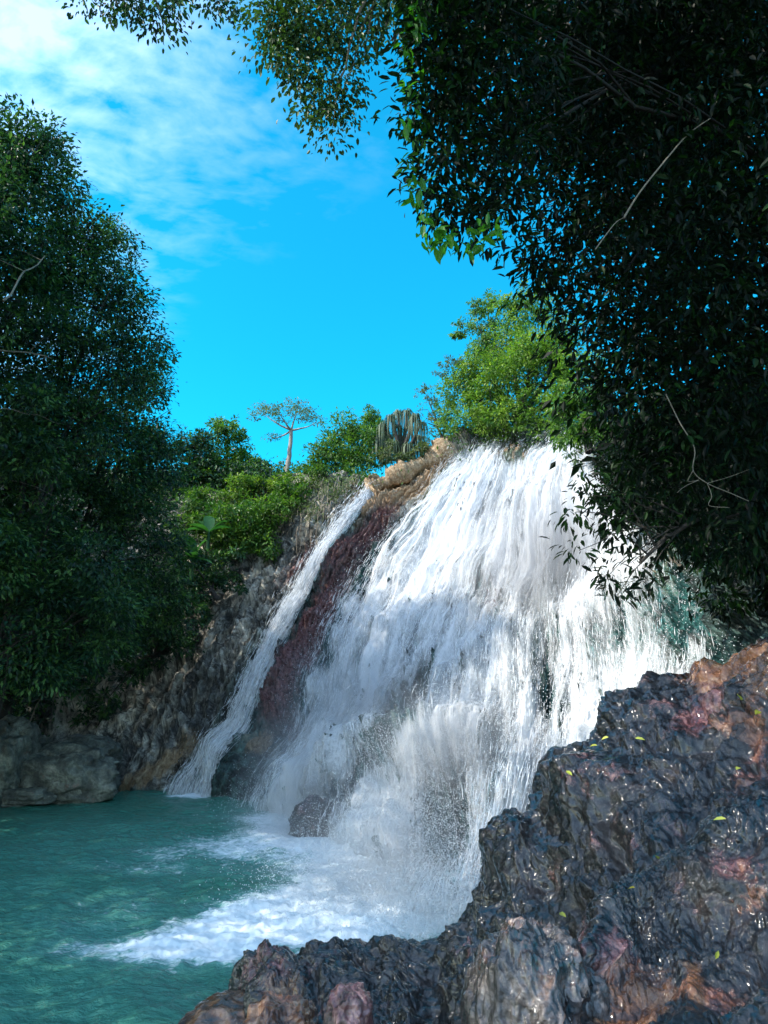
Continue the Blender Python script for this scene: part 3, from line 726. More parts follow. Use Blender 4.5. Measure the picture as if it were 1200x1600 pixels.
fg_o, fg_g = rock_net('wet_rock', FG, fu, fv, WETROCK_M, 'large dark wet outcrop rising to the right in front of the waterfall',
    [(1120, 1080, 80, 60, 20, .35), (1060, 1110, 60, 70, 0, .25), (1150, 1320, 80, 60, 0, .3), (420, 1510, 60, 40, 0, .45), (560, 1560, 60, 40, 0, .2), (1180, 1180, 60, 60, 0, .5)],
    [(1150, 1025, 75, 22, 5, 1.0), (1160, 1130, 75, 34, -10, .7), (1190, 1065, 50, 30, 0, .8), (1170, 1200, 50, 40, 0, .45), (1080, 1060, 50, 30, 20, .4), (450, 1560, 40, 30, 0, .7)],
    extra=lambda px, py: -.22 * blobs(px, py, [(960, 1330, 18, 60, 10, 1), (1100, 1280, 50, 20, 40, 1), (860, 1480, 60, 12, 10, 1), (770, 1390, 16, 40, 0, .7), (670, 1560, 18, 60, 0, .7)])
          + .25 * blobs(px, py, [(900, 1230, 60, 60, 0, 1), (800, 1330, 50, 60, 0, .7), (1050, 1150, 70, 50, 0, .6), (520, 1520, 60, 30, 0, .5)]))

def boulder(name, label, cpx, cpy, Y, rad, mat, nn=90, sq=.8, red=0., och=0., wet=.5, rough=.22, freq=1.2, cat='boulder', group=None, rot=0., fine=1.):
    c = P(cpx, cpy, Y) if cpy is not None else np.array(cpx)
    th = np.linspace(0, 2 * pi, nn * 2 + 1); ph = np.linspace(.02, pi - .02, nn); TH, PH = np.meshgrid(th, ph)
    TH[:, -1] = TH[:, 0] + 2 * pi
    d_ = np.stack([np.sin(PH) * np.cos(TH), np.sin(PH) * np.sin(TH), np.cos(PH)], -1)
    e = np.sign(d_) * np.abs(d_) ** sq
    rad = np.array(rad, float); rm = rad.mean()
    q = d_ * freq + c * .37
    r = 1 + rough * fbm(q, 3, 500) + rough * .45 * ridge(q * 2.4, 3, 510, .5) * .6 + fine * .02 * ridge(q * 8, 3, 520)
    b = e * rad * r[..., None]
    ca, sa = cos(rot), sin(rot); b = np.stack([b[..., 0] * ca - b[..., 1] * sa, b[..., 0] * sa + b[..., 1] * ca, b[..., 2]], -1)
    k = fbm(b * 1.7 / rm + c, 3, 530)
    at = np.stack([red + .3 * k, och + .3 * k, wet + .4 * k], -1)
    o = mk(name, b, [gridf(nn, nn * 2 + 1)], mat, smooth=True, attrs={'patch': at.reshape(-1, 3)})
    o.location = c; tag(o, label, cat, group); return o, b + c

# lower front rock below the crease
fr_top = [(880, 1700, 3.9), (908, 1500, 4.5), (958, 1400, 4.9), (1015, 1365, 5.0), (1068, 1325, 5.0), (1140, 1265, 5.0), (1210, 1242, 4.9), (1350, 1200, 4.7)]
Ra, Rb, Rc, Rd, Re = [], [], [], [], []
for px, py, Y in fr_top:
    c = P(px, py, Y); Ra.append(c + [.1, .8, -1.0]); Rb.append(c)
    Rc.append(P(px - 5, py + (1780 - py) * .33, Y - .5)); Rd.append(P(px - 10, py + (1780 - py) * .7, Y - 1.2)); Re.append(P(px - 10, 1840, Y - 1.9))
fr_o, fr_g = rock_net('wet_rock', Net([Ra, Rb, Rc, Rd, Re]), np.linspace(0, 7, 360), np.concatenate([np.linspace(0, .9, 20, endpoint=False), np.linspace(.9, 4, 300)]), WETROCK_M,
    'dark wet rock shelf in the bottom right corner below the crease with leaves',
    [(960, 1500, 40, 60, 10, .45), (1100, 1560, 60, 30, 0, .5), (1150, 1370, 60, 50, 0, .3)], [(1000, 1560, 90, 50, 0, .8), (1090, 1540, 14, 60, 5, .7), (1150, 1560, 50, 30, 0, .5), (1170, 1400, 40, 60, 0, .4)], .6,
    extra=lambda px, py: .10 * blobs(px, py, [(960, 1500, 40, 60, 10, 1), (1080, 1540, 20, 80, 5, .8), (1120, 1400, 60, 40, 0, .8)]))
boulder('wet_boulder', 'pale pinkish wet boulder at the lower edge left of the dark shelf', 838, 1690, 4.5, (.40, .5, .74), PALEROCK_M, 150, .9, .1, .15, .6, .17, 1.3)
boulder('wet_boulder', 'reddish brown wet boulder at the water edge under the rock point', 435, 1650, 6.9, (.33, .4, .36), PALEROCK_M, 90, .85, .5, .6, .5, .25, 1.5)
boulder('wet_boulder', 'small pink wet stone wedged at the bottom of the dark outcrop', 548, 1592, 5.6, (.15, .2, .18), PALEROCK_M, 60, .85, .6, .1, .4, .2, 1.4)
sb, _ = boulder('submerged_rock', 'brown rock just under the pool surface beside the rock point', 352, 1600, 8.0, (.4, .5, .18), PALEROCK_M, 50, .9, .3, .6, .6, .2, 1.4)

# ------------------------------------------------------------------ boulders on the far bank
for a in [('grey pointed boulder standing at the far left edge of the pool', 6, 1195, 22.9, (.8, .9, 1.15), .3),
          ('long flat grey boulder sloping into the pool on the left bank', 92, 1214, 23.6, (1.75, 1.0, .85), .25),
          ('small rounded grey boulder between the pointed and the flat boulder', 52, 1178, 24.6, (.55, .6, .5), .2),
          ('low grey boulder behind the flat boulder under the trees', 135, 1178, 25.2, (1.0, .8, .55), .2),
          ('small pale stone at the waterline right of the flat boulder', 122, 1234, 23.2, (.35, .4, .3), .2),
          ('dark low rock at the waterline below the flat boulder', 40, 1243, 22.8, (.9, .6, .28), .2)]:
    boulder('bank_boulder', a[0], a[1], a[2], a[3], a[4], BOULDER_M, 70, .8, 0, 0, .25, a[5], 1.3, group='boulders on the far left bank')
boulder('splash_boulder', 'dark wet boulder at the foot of the main waterfall parting the foam', 500, 1292, 18.3, (.62, .6, .62), WETROCK_M, 80, .85, .25, 0, .8, .25, 1.4)

# ------------------------------------------------------------------ fallen leaves on the wet rocks
def on_rock(g, px, py):
    a, b = PROJ(g); d2 = (a - px) ** 2 + (b - py) ** 2
    dist = np.linalg.norm(g - [0, 0, CAM_H], axis=-1); d2 = np.where(d2 < 30, dist * .1, 1e3 + d2)
    i = np.unravel_index(np.argmin(d2), d2.shape); return g[i]
for (px, py, L, tone, lab, g) in [
    (924, 1162, .10, .3, 'curled yellow leaf on the blue grey top of the wet outcrop', fg_g), (890, 1203, .09, .5, 'small yellow leaf below the curled one on the wet outcrop', fg_g),
    (946, 1148, .09, .9, 'pale green leaf on the flat ledge of the wet outcrop', fg_g), (1002, 1150, .09, .6, 'green leaf right of the pale leaf on the ledge', fg_g),
    (1180, 1110, .12, .8, 'bright green leaf on the ochre rock near the right edge', fg_g), (1152, 1092, .12, .9, 'long pale leaf above the ochre patch at right', fg_g),
    (1154, 1195, .09, .7, 'small green leaf under the ochre patch at right', fg_g), (1035, 1345, .10, .2, 'red and yellow leaf caught in the crease between rocks', fg_g),
    (1003, 1378, .11, .4, 'wide yellow leaf lying at the lower end of the crease', fg_g), (876, 1428, .09, .8, 'lime green leaf on top of the pale pinkish boulder', fg_g),
    (1125, 1275, .08, .6, 'thin pale leaf at the upper end of the crease', fr_g), (1122, 1487, .05, .7, 'tiny green leaf on the dark bottom right shelf', fr_g), (986, 1382, .07, .1, 'brown leaf beside the wide yellow one in the crease', fr_g)]:
    c = on_rock(g, px, py); D = unit(RNG.normal(size=3) * [1, 1, .3]); n_ = unit(np.array([0, -.6, .8]) + RNG.normal(size=3) * .2)
    c = c + (np.array([0, 0, CAM_H]) - c) * .012
    V, f, t = leaf_arrays(np.zeros((1, 3)) - D * L / 2, D[None], n_[None], [L], [L * .42], np.array([tone]), 'leaf')
    o = mk('fallen_leaf', V, f, LM['yellow'], attrs={'tone': t}); o.location = c; tag(o, lab, 'leaf', 'fallen leaves on the wet rocks')

# ------------------------------------------------------------------ left bank trees
tall = [
 ('tall dark tree at the far left with a light green top against the clouds', (-12.5, 15, -.3), [(-20, 260, 16, 95), (40, 250, 16.5, 62), (-60, 400, 16, 130), (40, 360, 17, 80), (-150, 250, 17, 130), (30, 470, 17, 85), (105, 300, 17.5, 45), (-180, 500, 16, 150), (60, 650, 16.5, 50), (20, 710, 16.5, 60), (75, 730, 17, 45), (-20, 800, 16.5, 60)], .17, 'jungle'),
 ('broad dark tree leaning over the pool right of the tallest one', (-11.2, 19, -.2), [(110, 400, 19.5, 75), (165, 400, 20, 60), (150, 480, 19.5, 80), (205, 470, 20, 45), (60, 580, 19, 95), (175, 570, 20, 80), (215, 560, 20.5, 50), (110, 660, 19, 90), (60, 480, 19, 60)], .16, 'jungle'),
 ('dark tree with its crown edge at the middle of the left skyline', (-14.0, 23.5, -.1), [(200, 640, 23, 75), (235, 610, 24, 45), (240, 700, 24, 50), (180, 740, 23, 90), (245, 770, 24.5, 45), (120, 800, 22, 100), (215, 830, 23, 70), (250, 690, 24.5, 30), (258, 850, 25, 34)], .16, 'jungle'),
 ('dark low tree spreading over the waterline below the left forest', (-13.0, 18, 0), [(60, 880, 18, 100), (150, 960, 19.5, 80), (30, 1000, 18, 90), (120, 1010, 20, 55), (30, 1030, 19.5, 50), (-90, 1050, 18, 80), (180, 965, 22, 40)], .17, 'jungle'),
 ('dark bushy tree low over the bank behind the boulders', (-16, 25, 0), [(60, 930, 23, 110), (170, 940, 24, 85), (240, 930, 25, 60), (110, 1000, 25, 80), (20, 1010, 24.5, 70), (200, 975, 26, 52), (270, 990, 27, 40)], .18, 'jungle'),
 ('dark tree filling the left edge below the tall crown', (-14.5, 20, 0), [(-30, 640, 20, 130), (20, 760, 20.5, 110), (-100, 800, 20, 150), (-20, 900, 21, 110), (-140, 960, 21, 140), (-60, 1040, 22, 80)], .18, 'jungle'),
]
for lab, base_, lb, L, mt in tall:
    tree('jungle_tree', lab, 'tree', base_, LB(lb), L * .95, LM[mt], group='dark trees on the left bank', r0=.28, k=2.6, droop=.45, per=30, shell=.55, rc=.42, flat=.5, split=(8, .42))
# tall neighbours outside the frame to the left that shade the lower fall
for i, (x, y, h, rr) in enumerate([(-20.2, 9, 25, 5), (-23, 16.5, 27, 5.5), (-26, 25, 28, 5.5), (-17, 2.6, 24, 5.2), (-13, -6, 22, 5.0)]):
    lb = [(np.array([x + random.uniform(-2, 2), y + random.uniform(-2.5, 2.5), h - rr - j * 3.2]), (rr, rr, rr * .8)) for j in range(5)]
    kk = [3.2, 3.2, 3.2, 2.4, 1.0][i]
    tree('jungle_tree', ['tall tree beyond the left frame beside the pool', 'tallest tree beyond the left frame on the bank', 'tall tree far behind the left bank crowns', 'tree on the left bank level with the camera', 'tree on the left bank behind the camera'][i], 'tree', (x, y, -.5), lb, .36, LM['jungle'], group='dark trees on the left bank', r0=.35, k=kk, droop=.4, shell=.3)
# unseen tree of the hanging sprays, crown placed to shade canopy and rock
tree('overhead_tree', 'unseen shade tree above the top edge whose sprays hang into the sky', 'tree', (-9.5, 1.5, -.3), [(np.array(q), (2.2, 2.2, 1.3)) for q in [(-5, 3.2, 13.5), (-2.5, 3.8, 13.2), (-.3, 3.4, 13.8), (-4, 1, 14), (-1.5, 1, 14), (1, .5, 14), (-6, 2.2, 16), (-3, 6, 16.5), (-.5, 5.6, 15.8)]], .22, LM['jungle'], r0=.3, fork=(-6, 2.2, 11.5), k=.85, shell=.2)

# visible pale dead branches in the left trees
for (a, b, r, lab) in [((-10, 640, 15.5), (92, 662, 17), .02, 'thin pale bare branch crossing the dark trees at left'), ((-10, 745, 17), (95, 778, 18.5), .03, 'long pale bare stick in the dark trees lower left'),
                       ((-20, 545, 16), (80, 560, 17), .05, 'pale bough in the sky gap at left'), ((5, 470, 15), (70, 400, 16), .05, 'forked pale bough below the tall crown at left'), ((40, 1150, 24.5), (78, 1062, 25.5), .05, 'pale leaning dead trunk above the bank boulders'), ((55, 875, 20.5), (85, 820, 20), .06, 'pale leaning trunk deep in the dark left trees')]:
    r *= .55; pts = curve(P(*a), P(*b), (0, 0, .2), 9); tl = [(pts, np.linspace(r, r * .5, 9))]
    for _ in range(3):
        s0 = pts[random.randint(3, 7)]; tl.append((curve(s0, s0 + RNG.normal(size=3) * .5 * np.array([1, .5, .8]), (0, 0, .2), 5), np.linspace(r * .4, r * .12, 5)))
    loc = pts[0]; v, f = tubes(tl, 6); o = mk('bare_branch', shift(v, loc), [f], TWIG, smooth=True); o.location = loc; tag(o, lab, 'branch', 'bare branches in the left trees')

# ------------------------------------------------------------------ ravine and hilltop vegetation
def base_of(px, py, Y): return P(px, py, Y)
for nm, cat, lab, bs, lb, L, mt, kw in [
 ('round_tree', 'tree', 'small round topped tree on the skyline left of the pale trunk', (350, 745, 36), [(352, 682, 35, 26), (348, 710, 35, 26), (356, 672, 35, 18), (372, 722, 35, 20)], .2, 'green', {}),
 ('hill_tree', 'tree', 'dark tree between the left forest and the round tree', (300, 760, 34), [(305, 705, 34, 28), (290, 740, 34, 30), (325, 740, 34, 26), (318, 690, 34, 15)], .2, 'jungle', {}),
 ('hill_shrub', 'shrub', 'bushy green shrub below the round tree', (380, 775, 34), [(360, 750, 34.5, 26), (395, 745, 34.5, 22), (330, 765, 34, 22), (415, 735, 35, 12)], .18, 'green', {}),
 ('hill_shrub', 'shrub', 'yellow green sunlit vine mound on the slope crest', (420, 790, 32), [(410, 765, 32.5, 24, 1.6, .7), (450, 757, 32.5, 20, 1.6, .6), (370, 785, 32, 22, 1.3, .8), (480, 757, 32.5, 10, 1.6, .6)], .16, 'lime', dict(k=4.5)),
 ('hill_shrub', 'shrub', 'leafy green vine curtain hanging beside the grey rock', (430, 830, 31), [(425, 800, 31, 34), (390, 815, 31, 32), (455, 780, 31.5, 22), (360, 840, 30.5, 34), (410, 845, 30.5, 26), (335, 820, 30.5, 30), (470, 770, 31.3, 14)], .2, 'green', dict(k=4.)),
 ('ravine_shrub', 'shrub', 'dark green bush in the shaded ravine above the bare slope', (340, 920, 28.5), [(345, 885, 29, 38), (310, 920, 28.5, 34), (365, 915, 28.8, 22), (290, 870, 28, 34), (270, 950, 27.5, 30), (320, 960, 28, 18)], .2, 'jungle', dict(k=4.)),
 ('ravine_shrub', 'shrub', 'dark bush against the forest edge under the banana plants', (260, 1000, 26.5), [(250, 990, 27, 30), (230, 1030, 26.8, 26), (205, 1060, 26.8, 26), (170, 1090, 26.8, 26), (130, 1110, 27.2, 24), (290, 1000, 28, 14)], .2, 'jungle', dict(k=3.5)),
 ('ravine_shrub', 'shrub', 'green bush in the gap between left forest and sunlit mound', (310, 800, 31.5), [(300, 790, 31.5, 28), (310, 770, 32, 18), (330, 800, 31.5, 20), (285, 830, 30.5, 30)], .2, 'green', dict(k=4.)),
 ('rim_tree', 'tree', 'dark green bushy tree on the rim above the grey rock', (520, 760, 33), [(515, 722, 33.5, 30), (540, 700, 33.5, 34), (568, 695, 33, 32), (498, 738, 33, 22), (555, 735, 32.6, 26), (590, 712, 33, 24)], .17, 'green', dict(k=4.)),
 ('crest_shrub', 'shrub', 'low green bush tangled round the foot of the screw pine', (625, 725, 31.3), [(600, 708, 31.3, 13), (625, 714, 31.3, 11), (655, 706, 31.3, 14), (672, 700, 31.4, 12), (640, 712, 31.2, 10)], .13, 'dusty', dict(k=3., r0=.06)),
 ('crest_shrub', 'shrub', 'bright green bush filling the crest between round tree and pale trunk', (420, 760, 35), [(400, 738, 35, 24), (425, 745, 34.5, 20), (385, 725, 35.5, 16), (445, 750, 34.5, 16), (470, 745, 34, 18), (485, 740, 34, 14)], .17, 'green', {}),
 ('rim_tree', 'tree', 'small round bush crown poking up left of the screw pine', (580, 700, 35), [(578, 652, 35, 14), (572, 672, 35, 18), (590, 668, 35, 14), (548, 680, 35, 14)], .15, 'green', {}),
 ('rim_tree', 'tree', 'thin leaved greyish tree right of the screw pine', (690, 715, 32.5), [(668, 640, 33, 18), (680, 665, 33, 20), (700, 640, 33, 22), (705, 690, 33, 18), (730, 690, 33, 16), (665, 615, 33, 10)], .13, 'dusty', dict(k=1.1, limbs=6)),
 ('lit_tree', 'tree', 'big bright yellow green tree above the waterfall crest', (830, 700, 30.5), [(760, 590, 31, 48), (720, 600, 31.5, 34), (800, 530, 31, 42), (840, 600, 30, 55), (790, 650, 30, 42), (740, 650, 31, 30), (880, 560, 29.5, 45), (870, 650, 29, 38), (700, 640, 31.5, 18), (830, 480, 30.5, 30), (795, 480, 31, 22), (850, 540, 30, 44), (900, 600, 28.5, 44), (760, 640, 30.5, 44), (700, 660, 31, 26), (830, 670, 29.5, 34)], .17, 'lime', dict(k=3.6, r0=.3, limbs=9)),
 ('drooping_tree', 'tree', 'dark tree with drooping plume tips above the bright tree', (790, 660, 32.5), [(745, 500, 32.5, 22), (722, 512, 32.5, 12), (765, 470, 32.5, 16), (775, 520, 32.5, 28), (755, 545, 32.5, 22), (745, 480, 32.5, 10), (715, 525, 32.5, 7), (780, 560, 32.5, 30)], .16, 'green', dict(k=3., droop=1.0, r0=.16)),
 ('feathery_shrub', 'shrub', 'feathery pale shrub reaching left from the bright tree', (740, 650, 31.8), [(705, 572, 32, 14), (690, 580, 32, 10), (725, 565, 32, 14), (715, 600, 32, 16), (735, 585, 32, 14)], .12, 'dusty', dict(k=1.2, r0=.08)),
 ('broadleaf_shrub', 'shrub', 'glossy green broadleaf bush hanging over the right end of the crest', (920, 690, 24), [(885, 660, 25, 26), (905, 640, 24.5, 28), (900, 690, 24.5, 22), (925, 610, 24, 30), (915, 670, 24, 20), (940, 650, 23.5, 26), (885, 630, 25, 18)], .2, 'green', dict(k=4., style='leaf', aspect=.36, droop=.8, r0=.14)),
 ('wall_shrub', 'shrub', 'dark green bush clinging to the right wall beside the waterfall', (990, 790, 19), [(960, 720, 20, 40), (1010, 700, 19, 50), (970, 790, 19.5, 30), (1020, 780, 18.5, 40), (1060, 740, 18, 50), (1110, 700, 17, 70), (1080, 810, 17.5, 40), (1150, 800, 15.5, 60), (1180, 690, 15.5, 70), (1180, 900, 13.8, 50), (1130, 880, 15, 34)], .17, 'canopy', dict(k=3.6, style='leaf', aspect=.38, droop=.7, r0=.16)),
]:
    tree(nm, lab, cat, base_of(*bs), [(c, tuple(np.array(r) * (1.12 if nm == 'lit_tree' else 1.0 if nm == 'ravine_shrub' else 1.3))) for c, r in LB(lb)], L, LM[mt], **dict(dict(r0=.12, k=4.6, droop=.3, limbs=4, split=(5, .45)), **kw))

# the lone pale tree
tb = P(447, 742, 34.5)
t = thing('pale_trunk_tree', 'slender tree with a pale straight trunk and flat open crown on the skyline', 'tree', tb)
fk = P(455, 672, 34.5)
v, f = tube(curve(tb - [0, 0, .6], fk, (.05, 0, 0), 10), np.linspace(.15, .09, 10), 9); mk('trunk', shift(v, tb), [f], PALEBARK, t, smooth=True)
clus = [(410, 640, 15), (425, 638, 12), (398, 650, 9), (436, 640, 12), (465, 633, 16), (480, 645, 14), (495, 655, 11), (470, 650, 12), (455, 640, 11), (424, 682, 10), (440, 655, 10), (500, 662, 7)]
for (px, py, r) in [clus[0], clus[3], clus[4], clus[6], clus[9]]:
    e = P(px, py + 4, 34.5 + random.uniform(-1, 1)); v, f = tube(curve(fk, e, (0, 0, -.25), 7), np.linspace(.06, .012, 7), 6); mk('limb', shift(v, tb), [f], PALEBARK, t, smooth=True)
foliage('crown', [(c, (r[0] * 1.2, r[1] * 1.2, r[2] * .55)) for c, r in LB([(px, py, 34.5 + random.uniform(-1, 1), r) for px, py, r in clus])], .13, LM['dusty'], t, tb, k=2.2, shell=.1, per=10, droop=.2)
tree('rim_tree', 'tiny sapling at the foot of the pale trunk', 'tree', P(452, 745, 35.5), LB([(448, 722, 35.5, 9), (440, 730, 35.5, 7), (458, 728, 35.5, 7)]), .13, LM['dusty'], r0=.05, k=1.8, limbs=2)

# screw pine with hanging strap leaves
sb_ = P(628, 712, 31.8)
t = thing('screw_pine', 'grey green screw pine with long hanging strap leaves on the rim', 'tree', sb_)
heads = [P(px, py, 31.8 + random.uniform(-.6, .6)) for px, py in [(598, 664), (610, 652), (622, 645), (636, 643), (648, 650), (658, 662), (604, 680), (640, 670), (622, 668), (656, 684), (592, 684), (615, 692), (638, 695), (650, 700), (602, 700)]]
for h in heads[:6]:
    v, f = tube(curve(sb_ - [0, 0, .3], h, (0, 0, .1), 6), np.linspace(.13, .06, 6), 6); mk('stem', shift(v, sb_), [f], BARK, t, smooth=True)
Vs, Fs, Tn, o_ = [], [], [], 0
for h in heads:
    for _ in range(55):
        az = random.uniform(0, 2 * pi); L = random.uniform(.8, 1.45); out = np.array([cos(az), sin(az), 0]); sd = np.array([-sin(az), cos(az), 0]) * random.uniform(.014, .024)
        tt = np.linspace(0, 1, 5)[:, None]; up = random.uniform(.15, .5)
        c = h + out * (np.minimum(tt * 1.8, 1) ** .7) * L * .28 + np.array([0, 0, 1]) * (up * np.sin(tt * pi * .9) * .8 - L * tt ** 1.6)
        w = np.array([.7, 1, .9, .6, .08])[:, None]
        V = np.concatenate([c + sd * w, c - sd * w]); Vs.append(V); Fs.append(np.array([[i, i + 1, i + 6, i + 5] for i in range(4)]) + o_); o_ += 10; Tn.append(np.full(10, np.clip(random.gauss(.55, .25), 0, 1)))
o = mk('strap_leaves', shift(np.concatenate(Vs), sb_), [np.concatenate(Fs)], LM['pandan'], t, attrs={'tone': np.concatenate(Tn)}); o['kind'] = 'stuff'

# banana plants in the ravine
def banana(lab, base_, leaves, s=1.):
    t = thing('banana_plant', lab, 'plant', base_)
    v, f = tube(curve(base_ - np.array([0, 0, .3]), base_ + np.array([0, 0, .6 * s]), (0, 0, 0), 5), np.linspace(.1, .06, 5) * s, 7); mk('stem', shift(v, base_), [f], LM['banana'], t, smooth=True, attrs={'tone': np.full(len(v), .3)})
    for az, el, L in leaves:
        D = np.array([cos(az) * cos(el), sin(az) * cos(el), sin(el)]); sd = unit(np.cross(D, [0, 0, 1.])); n_ = np.cross(sd, D)
        tt = np.linspace(0, 1, 9)[:, None]; c = np.array([0, 0, .55 * s]) + D * tt * L * s - np.array([0, 0, 1]) * .35 * L * s * tt ** 2.2
        w = (.26 * s * np.sin(np.clip(tt * 1.05, 0, 1) * pi) ** .55 + .01)
        V = np.concatenate([c + sd * w - n_ * w * -.25, c, c - sd * w + n_ * w * .25]); F_ = [[i, i + 1, i + 10, i + 9] for i in range(8)] + [[i + 9, i + 10, i + 19, i + 18] for i in range(8)]
        mk('leaf', V, [np.array(F_)], LM['banana'], t, smooth=True, attrs={'tone': np.full(27, random.uniform(.3, .9))})
banana('banana plant with upright broad leaves in the shaded ravine', P(300, 895, 27.5), [(-2.0, 1.3, 1.5), (.3, 1.2, 1.5), (3.0, .2, .9), (-.4, .1, 1.0), (-1.5, .5, 1.0)], .95)
banana('banana plant with feathery spread leaves above the other one', P(325, 850, 29), [(2.6, .9, 1.6), (1.9, 1.2, 1.6), (.6, .9, 1.5), (0, .5, 1.3), (-2.4, .5, 1.3), (3.1, .4, 1.3)], .9)

# undergrowth that hides the soil of the banks: loose cover nobody could count
def cover_ground(name, n, ur, vr, L, mat, off=.1, mask=None, spread=.35, per=9, **kw):
    u = RNG.uniform(*ur, n); v = RNG.uniform(*vr, n); p = over_rock(u, v, np.full(n, off)); px, py = PROJ(p)
    if mask is not None: keep = mask(px, py, u, v); p = p[keep]
    n = len(p); C = np.repeat(p, per, 0) + RNG.normal(size=(n * per, 3)) * spread; C[:, 2] += .1
    D = unit(RNG.normal(size=C.shape) + [0, -.3, kw.get('lift', -.1)]); Nn = unit(RNG.normal(size=C.shape) * .5 + [0, -.4, .8])
    T = np.clip(.45 + .22 * np.repeat(RNG.normal(size=n), per) + .15 * RNG.normal(size=len(C)), 0, 1); ls = L * (.6 + .8 * RNG.random(len(C)))
    V, f, t_ = leaf_arrays(C, D, Nn, ls, ls * kw.get('aspect', .42), T, 'diamond'); NLEAF[0] += len(C)
    return tag(mk(name, V, f, mat, attrs={'tone': t_}), kw.get('label', 'low leafy growth'), 'undergrowth', kind='stuff')
cover_ground('undergrowth', 11000, (0, 2.8), (1.5, 6.2), .22, LM['jungle'], label='dark leafy undergrowth covering the left bank', mask=lambda px, py, u, v: (u < 2.1 + .75 * sstep(1.8, 3.2, v)))
cover_ground('undergrowth', 2600, (9.9, 13), (4.4, 6.4), .2, LM['green'], label='leafy growth along the top of the right wall', mask=lambda px, py, u, v: (v > 5.2) | (u > 10.6))
cover_ground('undergrowth', 1700, (2.6, 10), (5.25, 5.9), .18, LM['green'], label='low green growth behind the crest of the falls', mask=lambda px, py, u, v: (v > 5.32) & ((v > 5.6) | (px < 575) | (px > 700)))
cover_ground('vines', 700, (2.85, 3.75), (4.35, 5.0), .16, LM['dusty'], label='dry vines hanging over the grey rock shoulder', spread=.22, aspect=.22, mask=lambda px, py, u, v: noise(np.stack([px * .03, py * .03, px * 0], -1), 4) > -.1)
cover_ground('dry_grass', 260, (5.3, 10), (5.0, 5.2), .3, LM['grass'], label='dry grass tufts on the lip of the crest', spread=.12, aspect=.07, lift=.9, per=14, mask=lambda px, py, u, v: (np.abs(px - 820) < 45) | (px < 700))
# hanging roots on the grey shoulder
tl = []
for _ in range(70):
    px = random.uniform(455, 550); py = random.uniform(755, 830); u_, v_ = random.uniform(2.95, 3.8), random.uniform(4.4, 5.0)
    p0 = over_rock(np.array([u_]), np.array([v_]), np.array([.3]))[0]; L = random.uniform(.8, 2.2)
    pts = p0 + np.linspace(0, 1, 7)[:, None] * np.array([random.uniform(-.25, .1), -.25, -L]) + np.cumsum(RNG.normal(size=(7, 3)), 0) * .04
    tl.append((pts, np.linspace(.02, .008, 7)))
v, f = tubes(tl, 4); tag(mk('hanging_roots', v, [f], TWIG), 'thin brown roots hanging down the grey rock shoulder', 'roots', kind='stuff')

# ------------------------------------------------------------------ dark overhanging canopy at right
ct = np.array([9.5, 9.8, 1.5])
t = thing('overhanging_tree', 'huge dark tree overhanging the right side with glossy pointed leaves', 'tree', ct)
trunk_top = np.array([8.6, 10.6, 14.0])
v, f = tube(curve(ct - [0, 0, 1.5], trunk_top, (-.1, 0, 0), 12), np.linspace(.5, .3, 12), 12, wob=.03); mk('trunk', shift(v, ct), [f], BARK, t, smooth=True)
near_lobes = LB([(720, 20, 6.2, 75), (710, 110, 6.2, 68), (710, 200, 6.3, 66), (725, 290, 6.4, 66), (775, 320, 6.4, 44), (790, 120, 6.6, 80), (800, 230, 6.8, 60), (685, 60, 6.1, 40), (680, 170, 6.1, 38), (680, 300, 6.2, 34), (740, 355, 6.3, 26), (710, -60, 6.0, 90)])
far_lobes = LB([(880, 60, 8, 150), (960, 200, 8.2, 150), (1080, 60, 8, 160), (1180, 220, 7.6, 130), (900, 330, 8.4, 100), (1010, 380, 8.4, 150), (1160, 420, 7.8, 160), (850, 430, 8.6, 56), (940, 510, 8.6, 78), (1080, 560, 8.6, 150), (1190, 640, 8, 130),
                (1000, 620, 9, 62), (1060, 700, 9, 90), (1170, 800, 8.8, 110), (840, 200, 8, 60), (820, 400, 8.4, 40), (1000, -80, 7.6, 200), (800, -80, 7.0, 150), (1180, -60, 7.4, 180)])
deep_lobes = LB([(960, 40, 11, 150), (1080, 120, 12, 160), (1180, 380, 12, 170), (1010, 320, 12, 120), (1050, 500, 12.5, 170), (1180, 600, 12, 170), (1100, 760, 12, 130), (1020, -130, 10, 200), (1150, -150, 10, 250), (1350, 100, 10, 250), (1350, 500, 10, 250)])
for c, r in near_lobes[::6] + far_lobes[1::4]:
    s0 = ct + (trunk_top - ct) * random.uniform(.55, 1.)
    pts = curve(s0, c, (0, 0, .3), 10); tl = [(pts, np.linspace(.06, .015, 10))]
    for _ in range(5):
        a = pts[random.randint(4, 9)]; tl.append((curve(a, c + unit(RNG.normal(size=3)) * np.array(r) * .8, (0, 0, .2), 6), np.linspace(.02, .006, 6)))
    v, f = tubes(tl, 6); mk('limb', shift(v, ct), [f], DARKBARK, t, smooth=True)
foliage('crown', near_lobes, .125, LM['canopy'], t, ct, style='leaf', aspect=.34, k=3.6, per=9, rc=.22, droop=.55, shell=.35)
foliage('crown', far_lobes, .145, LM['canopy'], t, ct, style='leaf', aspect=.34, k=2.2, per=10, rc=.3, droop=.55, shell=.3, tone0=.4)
foliage('crown', deep_lobes, .25, LM['canopy'], t, ct, style='diamond', aspect=.5, k=2.4, per=16, droop=.4, shell=.2, tone0=.3)
